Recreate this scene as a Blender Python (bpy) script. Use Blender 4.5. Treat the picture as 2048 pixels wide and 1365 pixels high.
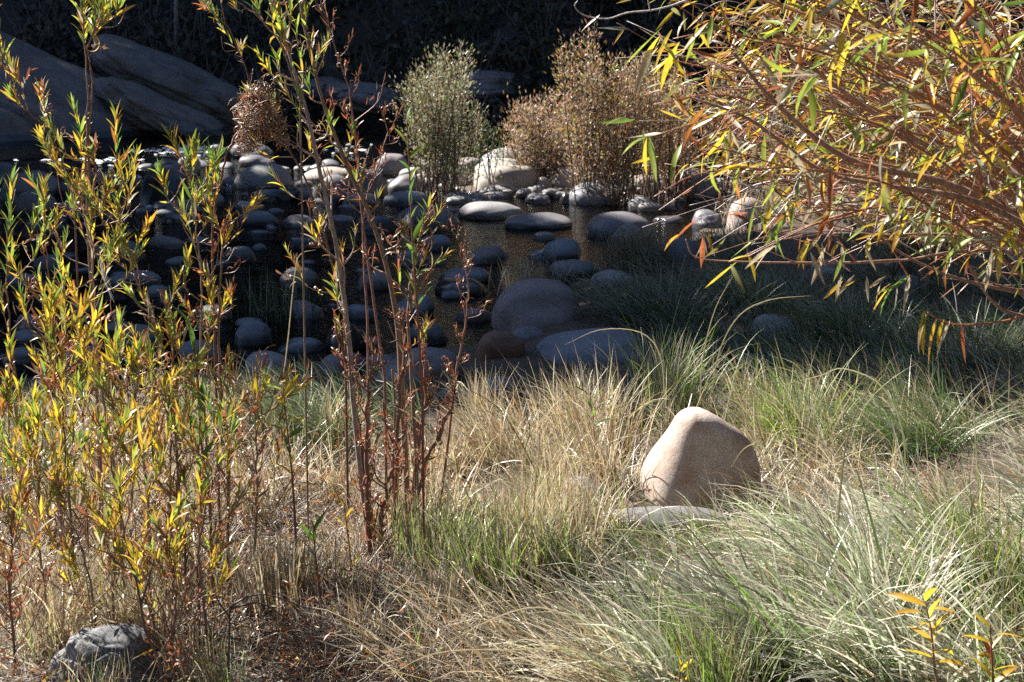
import bpy, bmesh, math
import numpy as np
from mathutils import Matrix, Vector

for o in list(bpy.data.objects):
    bpy.data.objects.remove(o)
SC = bpy.context.scene
COL = SC.collection
RNG = np.random.default_rng(11)
R = math.radians

# ------------------------------------------------------------------ camera
FPX, CAMH, PITCH = 3982.0, 2.2, math.atan(732.5 / 3982.0)
cam_data = bpy.data.cameras.new('camera')
cam_data.lens = 70.0
cam_data.sensor_width = 36.0
cam_data.clip_start = 0.1
cam_data.clip_end = 2000
cam_data.dof.use_dof = True
cam_data.dof.focus_distance = 7.2
cam_data.dof.aperture_fstop = 11.0
cam = bpy.data.objects.new('camera', cam_data)
cam.location = (0, 0, CAMH)
cam.rotation_euler = (math.pi / 2 - PITCH, 0, 0)
COL.objects.link(cam)
SC.camera = cam

# ------------------------------------------------------------------ light
SUN_AZ = R(33)          # how far behind the scene the sun stands, from straight left
SUN_EL = R(46)
SUN = np.array([-math.cos(SUN_AZ) * math.cos(SUN_EL), math.sin(SUN_AZ) * math.cos(SUN_EL), math.sin(SUN_EL)])
sun_data = bpy.data.lights.new('sun', 'SUN')
sun_data.energy = 5.0
sun_data.angle = R(0.53)
sun_data.color = (1.0, 0.95, 0.87)
sun = bpy.data.objects.new('sun', sun_data)
sun.rotation_euler = Vector(-SUN).to_track_quat('-Z', 'Y').to_euler()
sun.location = (-20, 10, 30)
COL.objects.link(sun)

world = bpy.data.worlds.new('World')
SC.world = world
world.use_nodes = True
wn = world.node_tree
sky = wn.nodes.new('ShaderNodeTexSky')
sky.sky_type = 'NISHITA'
sky.sun_disc = False
sky.ozone_density = 7.0
sky.sun_elevation = SUN_EL
sky.sun_rotation = math.atan2(SUN[0], SUN[1])
bg = wn.nodes['Background']
wn.links.new(sky.outputs[0], bg.inputs[0])
bg.inputs[1].default_value = 0.05
SC.view_settings.view_transform = 'Standard'
SC.view_settings.look = 'None'
SC.view_settings.exposure = 1.95
SC.view_settings.gamma = 1
SC.view_settings.use_curve_mapping = False
SC.render.engine = 'CYCLES'
SC.cycles.use_denoising = False
SC.render.filter_size = 1.2
SC.cycles.max_bounces = 6
SC.cycles.transparent_max_bounces = 10
SC.cycles.sample_clamp_indirect = 2.5
SC.cycles.sample_clamp_direct = 14.0

# ------------------------------------------------------------------ where a point of the view lies in the place
def ray(px, py):
    u, v = (px - 1024) / FPX, (682.5 - py) / FPX
    c, s = math.cos(PITCH), math.sin(PITCH)
    return np.array([u, c + v * s, -s + v * c])

def at_y(px, py, y):
    d = ray(px, py)
    return np.array([0, 0, CAMH]) + d * (y / d[1])

def at_z(px, py, z):
    d = ray(px, py)
    return np.array([0, 0, CAMH]) + d * ((z - CAMH) / d[2])

WATER = -0.30
def sm(t):
    t = np.clip(t, 0, 1)
    return t * t * (3 - 2 * t)

SHX = [-12, -6, -4, -1.7, -0.3, 0.3, 0.8, 1.6, 2.5, 4, 9]
SHY = [11.2, 11.6, 11.9, 12.3, 13.4, 15.4, 17.2, 19.0, 21.5, 25, 31]
def wob(x, y, f, seed=0.0):
    return (np.sin(x * f * 1.3 + y * f * 0.7 + seed) + np.sin(x * f * -0.6 + y * f * 1.5 + 2.1 + seed * 1.7) + np.sin(x * f * 2.1 + y * f * -1.9 + seed * 0.6)) / 3

def terrain(x, y):
    x = np.asarray(x, float); y = np.asarray(y, float)
    d = y - np.interp(x, SHX, SHY) - 0.25 * wob(x, y, 1.9)
    flat = sm((x - 0.2) / 1.2)
    land = WATER + (0.30 - 0.10 * flat * sm((y - 9) / 4)) * sm(-d / 3.2) + 0.05 * wob(x, y, 2.6, 3)
    bed = WATER - (0.34 + 0.3 * sm((-x - 0.3) / 2)) * sm(d / 1.5) + 0.05 * wob(x, y, 3.1, 1)
    z = np.where(d < 0, np.maximum(land, WATER - 0.02), bed)
    isl = 0.46 * np.exp(-((y - 23.4 + 0.05 * x) / 1.25) ** 2) * sm((x + 2.6) / 2.4)
    z = z + np.where(d > 0, isl * sm(d / 2), 0)
    s = y - (33.6 - 0.10 * x + 0.5 * wob(x, y, 0.7, 4))
    far = WATER - 0.35 + 0.55 * np.clip(s, -1.5, 200) + 0.25 * sm(s / 6) * wob(x, y, 0.9, 2) * 2
    far = np.minimum(far, 30 + 0.02 * s)
    z = np.where(s > -1, np.maximum(z, far), z)
    near = 0.25 * sm((6 - y) / 6)
    return z + near

def at_ground(px, py, water=True):
    d = ray(px, py)
    t = 4.0 / d[1]
    p = np.array([0, 0, CAMH])
    lo = t
    while t < 80:
        q = p + d * t
        g = float(terrain(q[0], q[1]))
        if water and q[1] > 10:
            g = max(g, WATER)
        if q[2] <= g:
            break
        lo = t
        t += 0.12
    for _ in range(14):
        m = (lo + t) / 2
        q = p + d * m
        g = float(terrain(q[0], q[1]))
        if water and q[1] > 10:
            g = max(g, WATER)
        if q[2] <= g: t = m
        else: lo = m
    return p + d * t

# ------------------------------------------------------------------ materials
def new_mat(name):
    m = bpy.data.materials.new(name)
    m.use_nodes = True
    nt = m.node_tree
    return m, nt, nt.nodes['Principled BSDF'], nt.nodes['Material Output']

def N(nt, kind, **kw):
    n = nt.nodes.new(kind)
    for k, v in kw.items():
        if k.startswith('i_'):
            key = k[2:].replace('_', ' ')
            n.inputs[int(key) if key.isdigit() else key].default_value = v
        else:
            setattr(n, k, v)
    return n

def leaf_mat(name, trans, rough, pale, spec=0.5):
    m, nt, bs, out = new_mat(name)
    L = nt.links.new
    at = N(nt, 'ShaderNodeAttribute', attribute_name='Col')
    geo = N(nt, 'ShaderNodeNewGeometry')
    noi = N(nt, 'ShaderNodeTexNoise', i_Scale=55.0, i_Detail=2.0)
    tc = N(nt, 'ShaderNodeTexCoord')
    L(tc.outputs['Object'], noi.inputs['Vector'])
    ramp = N(nt, 'ShaderNodeMapRange', i_1=0.3, i_2=0.75, i_3=0.72, i_4=1.15)
    L(noi.outputs[0], ramp.inputs[0])
    mul = N(nt, 'ShaderNodeVectorMath', operation='SCALE')
    L(at.outputs['Color'], mul.inputs[0]); L(ramp.outputs[0], mul.inputs['Scale'])
    mixb = N(nt, 'ShaderNodeMix', data_type='RGBA')
    mixb.inputs[7].default_value = (*pale, 1)
    sc = N(nt, 'ShaderNodeMath', operation='MULTIPLY', i_1=0.45)
    L(geo.outputs['Backfacing'], sc.inputs[0])
    L(sc.outputs[0], mixb.inputs[0]); L(mul.outputs[0], mixb.inputs[6])
    L(mixb.outputs[2], bs.inputs['Base Color'])
    bs.inputs['Roughness'].default_value = rough
    bs.inputs['Specular IOR Level'].default_value = spec
    tr = N(nt, 'ShaderNodeBsdfTranslucent')
    L(mul.outputs[0], tr.inputs[0])
    mx = N(nt, 'ShaderNodeMixShader', i_0=trans)
    L(bs.outputs[0], mx.inputs[1]); L(tr.outputs[0], mx.inputs[2])
    L(mx.outputs[0], out.inputs[0])
    return m

M_LEAF = leaf_mat('willow_leaf', 0.5, 0.33, (0.42, 0.42, 0.34))
M_DRYLEAF = leaf_mat('dry_leaf', 0.3, 0.42, (0.34, 0.24, 0.16))
M_GRASS = leaf_mat('grass_blade', 0.36, 0.36, (0.52, 0.50, 0.42), 0.5)

def bark_mat():
    m, nt, bs, out = new_mat('bark')
    L = nt.links.new
    at = N(nt, 'ShaderNodeAttribute', attribute_name='Col')
    tc = N(nt, 'ShaderNodeTexCoord')
    mp = N(nt, 'ShaderNodeMapping'); mp.inputs['Scale'].default_value = (1, 1, 0.25)
    noi = N(nt, 'ShaderNodeTexNoise', i_Scale=120.0, i_Detail=4.0)
    L(tc.outputs['Object'], mp.inputs[0]); L(mp.outputs[0], noi.inputs['Vector'])
    ramp = N(nt, 'ShaderNodeMapRange', i_1=0.3, i_2=0.7, i_3=0.55, i_4=1.35)
    L(noi.outputs[0], ramp.inputs[0])
    mul = N(nt, 'ShaderNodeVectorMath', operation='SCALE')
    L(at.outputs['Color'], mul.inputs[0]); L(ramp.outputs[0], mul.inputs['Scale'])
    L(mul.outputs[0], bs.inputs['Base Color'])
    bs.inputs['Roughness'].default_value = 0.45
    bmp = N(nt, 'ShaderNodeBump', i_Strength=0.5, i_Distance=0.002)
    L(noi.outputs[0], bmp.inputs['Height']); L(bmp.outputs[0], bs.inputs['Normal'])
    return m
M_BARK = bark_mat()

def stone_mat(name, c1, c2, speck=0.5, rough=0.75, wet=0.06, stain=None, fine=1.0):
    m, nt, bs, out = new_mat(name)
    L = nt.links.new
    tc = N(nt, 'ShaderNodeTexCoord')
    big = N(nt, 'ShaderNodeTexNoise', i_Scale=4.0, i_Detail=5.0, i_Roughness=0.6)
    sml = N(nt, 'ShaderNodeTexNoise', i_Scale=170.0 * fine, i_Detail=2.0, i_Roughness=0.7)
    mid = N(nt, 'ShaderNodeTexNoise', i_Scale=38.0 * fine, i_Detail=4.0, i_Roughness=0.65)
    for n in (big, sml, mid): L(tc.outputs['Object'], n.inputs['Vector'])
    r1 = N(nt, 'ShaderNodeMapRange', i_1=0.32, i_2=0.68)
    L(big.outputs[0], r1.inputs[0])
    mx = N(nt, 'ShaderNodeMix', data_type='RGBA')
    mx.inputs[6].default_value = (*c1, 1); mx.inputs[7].default_value = (*c2, 1)
    L(r1.outputs[0], mx.inputs[0])
    r2 = N(nt, 'ShaderNodeMapRange', i_1=0.35, i_2=0.65, i_3=1 - speck * 0.6, i_4=1 + speck * 0.35)
    L(sml.outputs[0], r2.inputs[0])
    r3 = N(nt, 'ShaderNodeMapRange', i_1=0.3, i_2=0.7, i_3=1 - speck * 0.3, i_4=1 + speck * 0.25)
    L(mid.outputs[0], r3.inputs[0])
    mm = N(nt, 'ShaderNodeMath', operation='MULTIPLY'); L(r2.outputs[0], mm.inputs[0]); L(r3.outputs[0], mm.inputs[1])
    mul = N(nt, 'ShaderNodeVectorMath', operation='SCALE')
    L(mx.outputs[2], mul.inputs[0]); L(mm.outputs[0], mul.inputs['Scale'])
    colour = mul.outputs[0]
    if stain:
        sn = N(nt, 'ShaderNodeTexNoise', i_Scale=7.0, i_Detail=3.0)
        mp = N(nt, 'ShaderNodeMapping'); mp.inputs['Location'].default_value = (3, 1, 7)
        L(tc.outputs['Object'], mp.inputs[0]); L(mp.outputs[0], sn.inputs['Vector'])
        sr = N(nt, 'ShaderNodeMapRange', i_1=0.5, i_2=0.68, i_3=0.0, i_4=0.75)
        L(sn.outputs[0], sr.inputs[0])
        ms = N(nt, 'ShaderNodeMix', data_type='RGBA'); ms.inputs[7].default_value = (*stain, 1)
        L(sr.outputs[0], ms.inputs[0]); L(colour, ms.inputs[6])
        colour = ms.outputs[2]
    # the wet band just above the river's level
    geo = N(nt, 'ShaderNodeNewGeometry')
    sep = N(nt, 'ShaderNodeSeparateXYZ'); L(geo.outputs['Position'], sep.inputs[0])
    wob_ = N(nt, 'ShaderNodeMath', operation='MULTIPLY_ADD', i_1=-0.05, i_2=0.0)
    L(big.outputs[0], wob_.inputs[0])
    zz = N(nt, 'ShaderNodeMath', operation='ADD'); L(sep.outputs['Z'], zz.inputs[0]); L(wob_.outputs[0], zz.inputs[1])
    wr = N(nt, 'ShaderNodeMapRange', i_1=WATER + wet - 0.045, i_2=WATER + wet - 0.015, i_3=1.0, i_4=0.0)
    L(zz.outputs[0], wr.inputs[0])
    wm = N(nt, 'ShaderNodeMix', data_type='RGBA')
    dk = N(nt, 'ShaderNodeVectorMath', operation='SCALE'); dk.inputs['Scale'].default_value = 0.42
    L(colour, dk.inputs[0])
    L(wr.outputs[0], wm.inputs[0]); L(colour, wm.inputs[6]); L(dk.outputs[0], wm.inputs[7])
    L(wm.outputs[2], bs.inputs['Base Color'])
    rr = N(nt, 'ShaderNodeMapRange', i_1=0.0, i_2=1.0, i_3=rough, i_4=0.18)
    L(wr.outputs[0], rr.inputs[0]); L(rr.outputs[0], bs.inputs['Roughness'])
    bmp = N(nt, 'ShaderNodeBump', i_Strength=0.45, i_Distance=0.004)
    ad = N(nt, 'ShaderNodeMath', operation='MULTIPLY_ADD', i_1=0.35); L(sml.outputs[0], ad.inputs[0]); L(mid.outputs[0], ad.inputs[2])
    L(ad.outputs[0], bmp.inputs['Height']); L(bmp.outputs[0], bs.inputs['Normal'])
    return m

SM = {
    'tan': stone_mat('tan_granite', (0.30, 0.255, 0.21), (0.24, 0.21, 0.185), 0.6),
    'grey': stone_mat('grey_granite', (0.18, 0.172, 0.18), (0.25, 0.235, 0.225), 0.6),
    'dark': stone_mat('dark_stone', (0.10, 0.094, 0.106), (0.15, 0.138, 0.145), 0.5, 0.55),
    'wet': stone_mat('wet_stone', (0.05, 0.048, 0.056), (0.085, 0.08, 0.085), 0.5, 0.3, 0.3),
    'pale': stone_mat('pale_granite', (0.40, 0.36, 0.315), (0.33, 0.31, 0.29), 0.45),
    'blue': stone_mat('bluish_stone', (0.11, 0.122, 0.15), (0.16, 0.17, 0.195), 0.6, 0.6),
    'purple': stone_mat('purplish_stone', (0.15, 0.125, 0.13), (0.20, 0.17, 0.165), 0.55),
    'red': stone_mat('rusty_stone', (0.11, 0.05, 0.035), (0.15, 0.08, 0.06), 0.5),
    'pink': stone_mat('pinkish_granite', (0.34, 0.265, 0.23), (0.28, 0.23, 0.21), 0.5),
    'mid': stone_mat('mid_grey_stone', (0.10, 0.096, 0.10), (0.15, 0.14, 0.135), 0.6),
    'cobble': stone_mat('bluish_cobble', (0.12, 0.122, 0.14), (0.18, 0.17, 0.175), 0.7, 0.65, 0.02),
    'slab': stone_mat('slab_granite', (0.07, 0.075, 0.092), (0.15, 0.138, 0.13), 0.5, 0.8, 0.1, (0.12, 0.09, 0.06), 0.25),
    'boulder': stone_mat('boulder_granite', (0.465, 0.382, 0.325), (0.40, 0.325, 0.28), 0.62, 0.8, 0.0, (0.29, 0.165, 0.105), 1.6),
    'lichen': stone_mat('lichen_grey_stone', (0.13, 0.127, 0.13), (0.07, 0.068, 0.071), 1.0, 0.85, 0.0, (0.23, 0.225, 0.225), 0.55),
}

def ground_mat():
    m, nt, bs, out = new_mat('river_soil')
    L = nt.links.new
    geo = N(nt, 'ShaderNodeNewGeometry')
    big = N(nt, 'ShaderNodeTexNoise', i_Scale=1.7, i_Detail=6.0)
    vor = N(nt, 'ShaderNodeTexVoronoi', i_Scale=9.0)
    sml = N(nt, 'ShaderNodeTexNoise', i_Scale=45.0, i_Detail=5.0, i_Roughness=0.7)
    for n in (big, vor, sml): L(geo.outputs['Position'], n.inputs['Vector'])
    cr = N(nt, 'ShaderNodeValToRGB')
    e = cr.color_ramp.elements
    e[0].position = 0.3; e[0].color = (0.03, 0.021, 0.015, 1)
    e[1].position = 0.7; e[1].color = (0.12, 0.085, 0.055, 1)
    L(sml.outputs[0], cr.inputs[0])
    cr2 = N(nt, 'ShaderNodeValToRGB')
    e = cr2.color_ramp.elements
    e[0].color = (0.07, 0.055, 0.035, 1); e[1].color = (0.26, 0.19, 0.11, 1)
    L(vor.outputs['Color'], cr2.inputs[0])
    sep = N(nt, 'ShaderNodeSeparateXYZ'); L(geo.outputs['Position'], sep.inputs[0])
    wr = N(nt, 'ShaderNodeMapRange', i_1=WATER - 0.02, i_2=WATER + 0.03, i_3=1.0, i_4=0.0)
    L(sep.outputs['Z'], wr.inputs[0])
    mx = N(nt, 'ShaderNodeMix', data_type='RGBA')
    L(wr.outputs[0], mx.inputs[0]); L(cr.outputs[0], mx.inputs[6]); L(cr2.outputs[0], mx.inputs[7])
    # leaf mould on the far, wooded side, darkened to carry the deep shade there
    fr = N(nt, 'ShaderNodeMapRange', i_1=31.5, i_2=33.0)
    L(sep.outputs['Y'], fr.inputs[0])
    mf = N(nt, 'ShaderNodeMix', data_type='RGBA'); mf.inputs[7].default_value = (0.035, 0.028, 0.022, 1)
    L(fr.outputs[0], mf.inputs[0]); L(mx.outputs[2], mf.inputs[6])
    L(mf.outputs[2], bs.inputs['Base Color'])
    bs.inputs['Roughness'].default_value = 0.9
    bmp = N(nt, 'ShaderNodeBump', i_Strength=0.8, i_Distance=0.03)
    L(sml.outputs[0], bmp.inputs['Height']); L(bmp.outputs[0], bs.inputs['Normal'])
    return m

def water_mat():
    m, nt, bs, out = new_mat('river_water')
    L = nt.links.new
    nt.nodes.remove(bs)
    geo = N(nt, 'ShaderNodeNewGeometry')
    mp = N(nt, 'ShaderNodeMapping'); mp.inputs['Scale'].default_value = (1, 2.2, 1)
    L(geo.outputs['Position'], mp.inputs[0])
    n1 = N(nt, 'ShaderNodeTexNoise', i_Scale=5.0, i_Detail=4.0, i_Roughness=0.55)
    L(mp.outputs[0], n1.inputs['Vector'])
    bmp = N(nt, 'ShaderNodeBump', i_Strength=0.5, i_Distance=0.03)
    L(n1.outputs[0], bmp.inputs['Height'])
    gl = N(nt, 'ShaderNodeBsdfGlossy', i_Roughness=0.07)
    L(bmp.outputs[0], gl.inputs['Normal'])
    tr = N(nt, 'ShaderNodeBsdfTransparent')
    tr.inputs[0].default_value = (0.13, 0.10, 0.07, 1)
    fr = N(nt, 'ShaderNodeFresnel', i_IOR=1.33)
    L(bmp.outputs[0], fr.inputs['Normal'])
    mx = N(nt, 'ShaderNodeMixShader')
    L(fr.outputs[0], mx.inputs[0]); L(tr.outputs[0], mx.inputs[1]); L(gl.outputs[0], mx.inputs[2])
    L(mx.outputs[0], out.inputs[0])
    return m

def foam_mat():
    m, nt, bs, out = new_mat('white_water')
    bs.inputs['Base Color'].default_value = (0.75, 0.78, 0.8, 1)
    bs.inputs['Roughness'].default_value = 0.25
    return m

# ------------------------------------------------------------------ mesh tools
class Buf:
    """Collects pieces (vertices, faces, one colour per vertex) and links them as ONE mesh."""
    def __init__(self):
        self.v, self.q, self.t, self.c, self.n = [], [], [], [], 0
    def add(self, v, quads=None, tris=None, col=(0.5, 0.5, 0.5)):
        v = np.asarray(v, float).reshape(-1, 3)
        self.v.append(v)
        c = np.asarray(col, float)
        if c.ndim == 1: c = np.repeat(c[None, :], len(v), 0)
        self.c.append(c[:, :3])
        if quads is not None and len(quads): self.q.append(np.asarray(quads, int).reshape(-1, 4) + self.n)
        if tris is not None and len(tris): self.t.append(np.asarray(tris, int).reshape(-1, 3) + self.n)
        self.n += len(v)
    def mesh(self, name, mat, origin=(0, 0, 0), smooth=True):
        me = bpy.data.meshes.new(name)
        if self.n == 0: return me
        v = np.concatenate(self.v) - np.asarray(origin, float)
        q = np.concatenate(self.q) if self.q else np.zeros((0, 4), int)
        t = np.concatenate(self.t) if self.t else np.zeros((0, 3), int)
        me.vertices.add(len(v)); me.vertices.foreach_set('co', v.astype(np.float32).ravel())
        nl = q.size + t.size
        me.loops.add(nl); me.loops.foreach_set('vertex_index', np.concatenate([q.ravel(), t.ravel()]).astype(np.int32))
        me.polygons.add(len(q) + len(t))
        st = np.concatenate([np.arange(len(q)) * 4, q.size + np.arange(len(t)) * 3]).astype(np.int32)
        me.polygons.foreach_set('loop_start', st)
        me.polygons.foreach_set('use_smooth', np.full(len(q) + len(t), smooth))
        me.update(calc_edges=True)
        c = np.concatenate(self.c)
        at = me.color_attributes.new('Col', 'FLOAT_COLOR', 'POINT')
        at.data.foreach_set('color', np.concatenate([c, np.ones((len(c), 1))], 1).astype(np.float32).ravel())
        me.materials.append(mat)
        return me

def link(name, me, parent=None, loc=(0, 0, 0), kind=None):
    o = bpy.data.objects.new(name, me)
    COL.objects.link(o)
    o.location = loc
    if parent is not None: o.parent = parent
    if kind: o['kind'] = kind
    return o

def thing(name, label, cat, loc=(0, 0, 0), group=None):
    o = bpy.data.objects.new(name, None)
    o.empty_display_size = 0.1
    COL.objects.link(o)
    o.location = loc
    o['label'] = label; o['category'] = cat
    if group: o['group'] = group
    return o

def tag(o, label, cat, group=None):
    o['label'] = label; o['category'] = cat
    if group: o['group'] = group
    return o

def unit(v):
    v = np.asarray(v, float)
    return v / np.maximum(np.linalg.norm(v, axis=-1, keepdims=True), 1e-9)

def smooth_path(pts, n=24):
    pts = np.asarray(pts, float)
    if len(pts) < 3:
        t = np.linspace(0, 1, n)[:, None]
        return pts[0] * (1 - t) + pts[-1] * t
    P = np.concatenate([[2 * pts[0] - pts[1]], pts, [2 * pts[-1] - pts[-2]]])
    out = []
    k = max(2, int(round(n / (len(pts) - 1))))
    for i in range(1, len(P) - 2):
        t = np.linspace(0, 1, k, endpoint=False)[:, None]
        a, b, c, d = P[i - 1], P[i], P[i + 1], P[i + 2]
        out.append(0.5 * (2 * b + (c - a) * t + (2 * a - 5 * b + 4 * c - d) * t ** 2 + (3 * b - a - 3 * c + d) * t ** 3))
    out.append(pts[-1:])
    return np.concatenate(out)

def tube(buf, path, r0, r1, col, col2=None, sides=6):
    p = np.asarray(path, float)
    n = len(p)
    tan = unit(np.gradient(p, axis=0))
    ref = np.array([0.13, 0.97, 0.2])
    a = unit(np.cross(tan, ref)); b = np.cross(tan, a)
    r = np.linspace(r0, r1, n)[:, None, None]
    th = np.linspace(0, 2 * np.pi, sides, endpoint=False)
    ring = np.cos(th)[None, :, None] * a[:, None, :] + np.sin(th)[None, :, None] * b[:, None, :]
    v = (p[:, None, :] + ring * r).reshape(-1, 3)
    v = np.concatenate([v, p[-1:] + tan[-1:] * r1])
    i, j = np.meshgrid(np.arange(n - 1), np.arange(sides), indexing='ij')
    j2 = (j + 1) % sides
    q = np.stack([i * sides + j, i * sides + j2, (i + 1) * sides + j2, (i + 1) * sides + j], -1).reshape(-1, 4)
    k = np.arange(sides)
    t = np.stack([(n - 1) * sides + k, (n - 1) * sides + (k + 1) % sides, np.full(sides, n * sides)], -1)
    c = np.asarray(col, float)
    if col2 is not None:
        s = np.linspace(0, 1, n)[:, None]
        cc = np.repeat(c * (1 - s) + np.asarray(col2) * s, sides, 0)
        c = np.concatenate([cc, cc[-1:]])
    buf.add(v, q, t, c)

# one long leaf along +Y, folded along its midrib, drooping by CURVE, twisted by TWIST
def leaf_shape(ratio, curve, twist, seg=6, fold=0.25, belly=0.8):
    s = np.linspace(0, 1, seg + 1)
    w = np.sin(np.pi * np.clip(s, 0, 1) ** belly) ** 0.85 * ratio * 0.5 + 0.006 * (1 - s)
    ang = curve * s
    y = np.concatenate([[0], np.cumsum(np.cos(ang[:-1]) / seg)])
    z = -np.concatenate([[0], np.cumsum(np.sin(ang[:-1]) / seg)])
    tw = twist * s
    v = []
    for k in (-1, 0, 1):
        off = k * w
        v.append(np.stack([off * np.cos(tw), y, z + np.abs(off) * fold + off * np.sin(tw)], -1))
    v = np.stack(v, 1).reshape(-1, 3)
    q = []
    for i in range(seg):
        for k in range(2):
            a = i * 3 + k
            q.append((a, a + 1, a + 4, a + 3))
    return v, np.array(q)

_leaf_meshes = {}
LEAF_SHAPES = {}
def leaf_mesh(kind, var, ci, col, tip):
    key = (kind, var, ci)
    if key in _leaf_meshes: return _leaf_meshes[key]
    rs = np.random.default_rng(100 + var)
    if kind == 'narrow': ratio, cmax, mat = rs.uniform(0.095, 0.135), 0.9, M_LEAF
    elif kind == 'broad': ratio, cmax, mat = rs.uniform(0.16, 0.21), 0.9, M_LEAF
    elif kind == 'hang': ratio, cmax, mat = rs.uniform(0.10, 0.15), 1.1, M_LEAF
    else: ratio, cmax, mat = rs.uniform(0.10, 0.16), 4.2, M_DRYLEAF
    cv = rs.uniform(0.1, 1) * cmax * (1 if kind != 'curl' else rs.choice([-1, 1]))
    v, q = leaf_shape(ratio, cv, rs.uniform(-1.0, 1.0), 6 if kind != 'curl' else 8, rs.uniform(0.15, 0.45))
    n = len(v) // 3
    s = np.repeat(np.linspace(0, 1, n), 3)[:, None]
    c = np.asarray(col) * (1 - s ** 2) + np.asarray(tip) * s ** 2
    c = c * np.tile(np.array([1.0, 1.18, 1.0]), n)[:, None]
    b = Buf(); b.add(v, q, None, c)
    _leaf_meshes[key] = b.mesh('leaf', mat)
    return _leaf_meshes[key]

def frames(d, hint):
    y = unit(d)
    x = unit(np.cross(y, hint)); z = np.cross(x, y)
    return x, y, z

class Leaves:
    """Leaves of one plant: the first CAP (largest) become single leaf objects, the rest one 'foliage' mesh."""
    def __init__(self): self.rows = []
    def add(self, pos, d, hint, length, kind, pal):
        self.rows.append((np.asarray(pos, float), np.asarray(d, float), np.asarray(hint, float), length, kind, pal))
    def build(self, root, origin, cap, rng, name='leaf'):
        rows = sorted(self.rows, key=lambda r: -r[3])
        if len(rows) > cap:      # single leaves: a fair pick among all of them
            idx = rng.permutation(len(rows)); rows = [rows[i] for i in idx]
        for pos, d, hint, ln, kind, pal in rows[:cap]:
            ci, col, tip = pal
            me = leaf_mesh(kind, int(rng.integers(0, 7)), ci, col, tip)
            x, y, z = frames(d, hint)
            p = pos - origin
            o = bpy.data.objects.new(name, me)
            o.matrix_basis = Matrix(((x[0] * ln, y[0] * ln, z[0] * ln, p[0]), (x[1] * ln, y[1] * ln, z[1] * ln, p[1]), (x[2] * ln, y[2] * ln, z[2] * ln, p[2]), (0, 0, 0, 1)))
            o.parent = root
            COL.objects.link(o)
        rest = rows[cap:]
        if rest:
            b = Buf()
            for pos, d, hint, ln, kind, pal in rest:
                add_leaf(b, pos, d, hint, ln, kind, pal, rng)
            link('foliage', b.mesh('foliage', M_DRYLEAF if rest[0][4] == 'curl' else M_LEAF, origin), root, kind='stuff')

def add_leaf(b, pos, d, hint, ln, kind, pal, rng, seg=4):
    key = (kind, int(rng.integers(0, 8)), seg)
    if key not in LEAF_SHAPES:
        ratio = {'narrow': 0.12, 'broad': 0.19, 'hang': 0.125, 'curl': 0.13, 'small': 0.27}[kind]
        cm = {'narrow': 0.8, 'broad': 0.8, 'hang': 1.0, 'curl': 4.0, 'small': 0.7}[kind]
        LEAF_SHAPES[key] = leaf_shape(ratio, rng.uniform(-0.3, 1) * cm, rng.uniform(-1, 1), seg, 0.3)
    v, q = LEAF_SHAPES[key]
    x, y, z = frames(d, hint)
    _, col, tip = pal
    n = len(v) // 3
    s = np.repeat(np.linspace(0, 1, n), 3)[:, None]
    c = (np.asarray(col) * (1 - s ** 2) + np.asarray(tip) * s ** 2) * rng.uniform(0.8, 1.15)
    b.add(pos + ln * (v[:, :1] * x + v[:, 1:2] * y + v[:, 2:] * z), q, None, c)

# leaf colours: (number, colour at the base, colour at the tip)
PAL = {
    'green': (0, (0.105, 0.19, 0.03), (0.14, 0.23, 0.04)),
    'dgreen': (1, (0.05, 0.13, 0.025), (0.07, 0.15, 0.03)),
    'lime': (2, (0.22, 0.30, 0.04), (0.30, 0.33, 0.04)),
    'yellow': (3, (0.55, 0.42, 0.03), (0.58, 0.38, 0.025)),
    'gold': (4, (0.52, 0.33, 0.03), (0.42, 0.20, 0.03)),
    'orange': (5, (0.42, 0.17, 0.03), (0.32, 0.10, 0.03)),
    'rust': (6, (0.34, 0.10, 0.035), (0.25, 0.08, 0.03)),
    'brown': (7, (0.26, 0.135, 0.075), (0.19, 0.095, 0.055)),
    'pale': (8, (0.42, 0.36, 0.24), (0.36, 0.28, 0.17)),
    'olive': (9, (0.17, 0.17, 0.05), (0.24, 0.20, 0.06)),
    'silver': (10, (0.26, 0.29, 0.20), (0.32, 0.32, 0.22)),
    'pinkish': (11, (0.44, 0.29, 0.21), (0.36, 0.22, 0.16)),
}
def pick(rng, table):
    names = list(table); w = np.array([table[k] for k in names], float)
    return PAL[names[int(rng.choice(len(names), p=w / w.sum()))]]

# ------------------------------------------------------------------ ground, water
def grid_mesh(name, xs, ys, zf, mat):
    X, Y = np.meshgrid(xs, ys)
    Z = zf(X, Y)
    b = Buf()
    nx, ny = len(xs), len(ys)
    i, j = np.meshgrid(np.arange(ny - 1), np.arange(nx - 1), indexing='ij')
    q = np.stack([i * nx + j, i * nx + j + 1, (i + 1) * nx + j + 1, (i + 1) * nx + j], -1).reshape(-1, 4)
    b.add(np.stack([X, Y, Z], -1), q)
    return b.mesh(name, mat)

xs = np.concatenate([np.linspace(-300, -30, 12), np.linspace(-26, -7, 24), np.arange(-6.5, 6.6, 0.1), np.linspace(7, 26, 24), np.linspace(30, 300, 12)])
ys = np.concatenate([np.linspace(-60, 0, 8), np.arange(1, 5, 0.4), np.arange(5, 33, 0.1), np.linspace(33.5, 60, 50), np.linspace(70, 500, 14)])
link('ground', grid_mesh('ground', xs, ys, terrain, ground_mat()), kind='structure')

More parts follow.
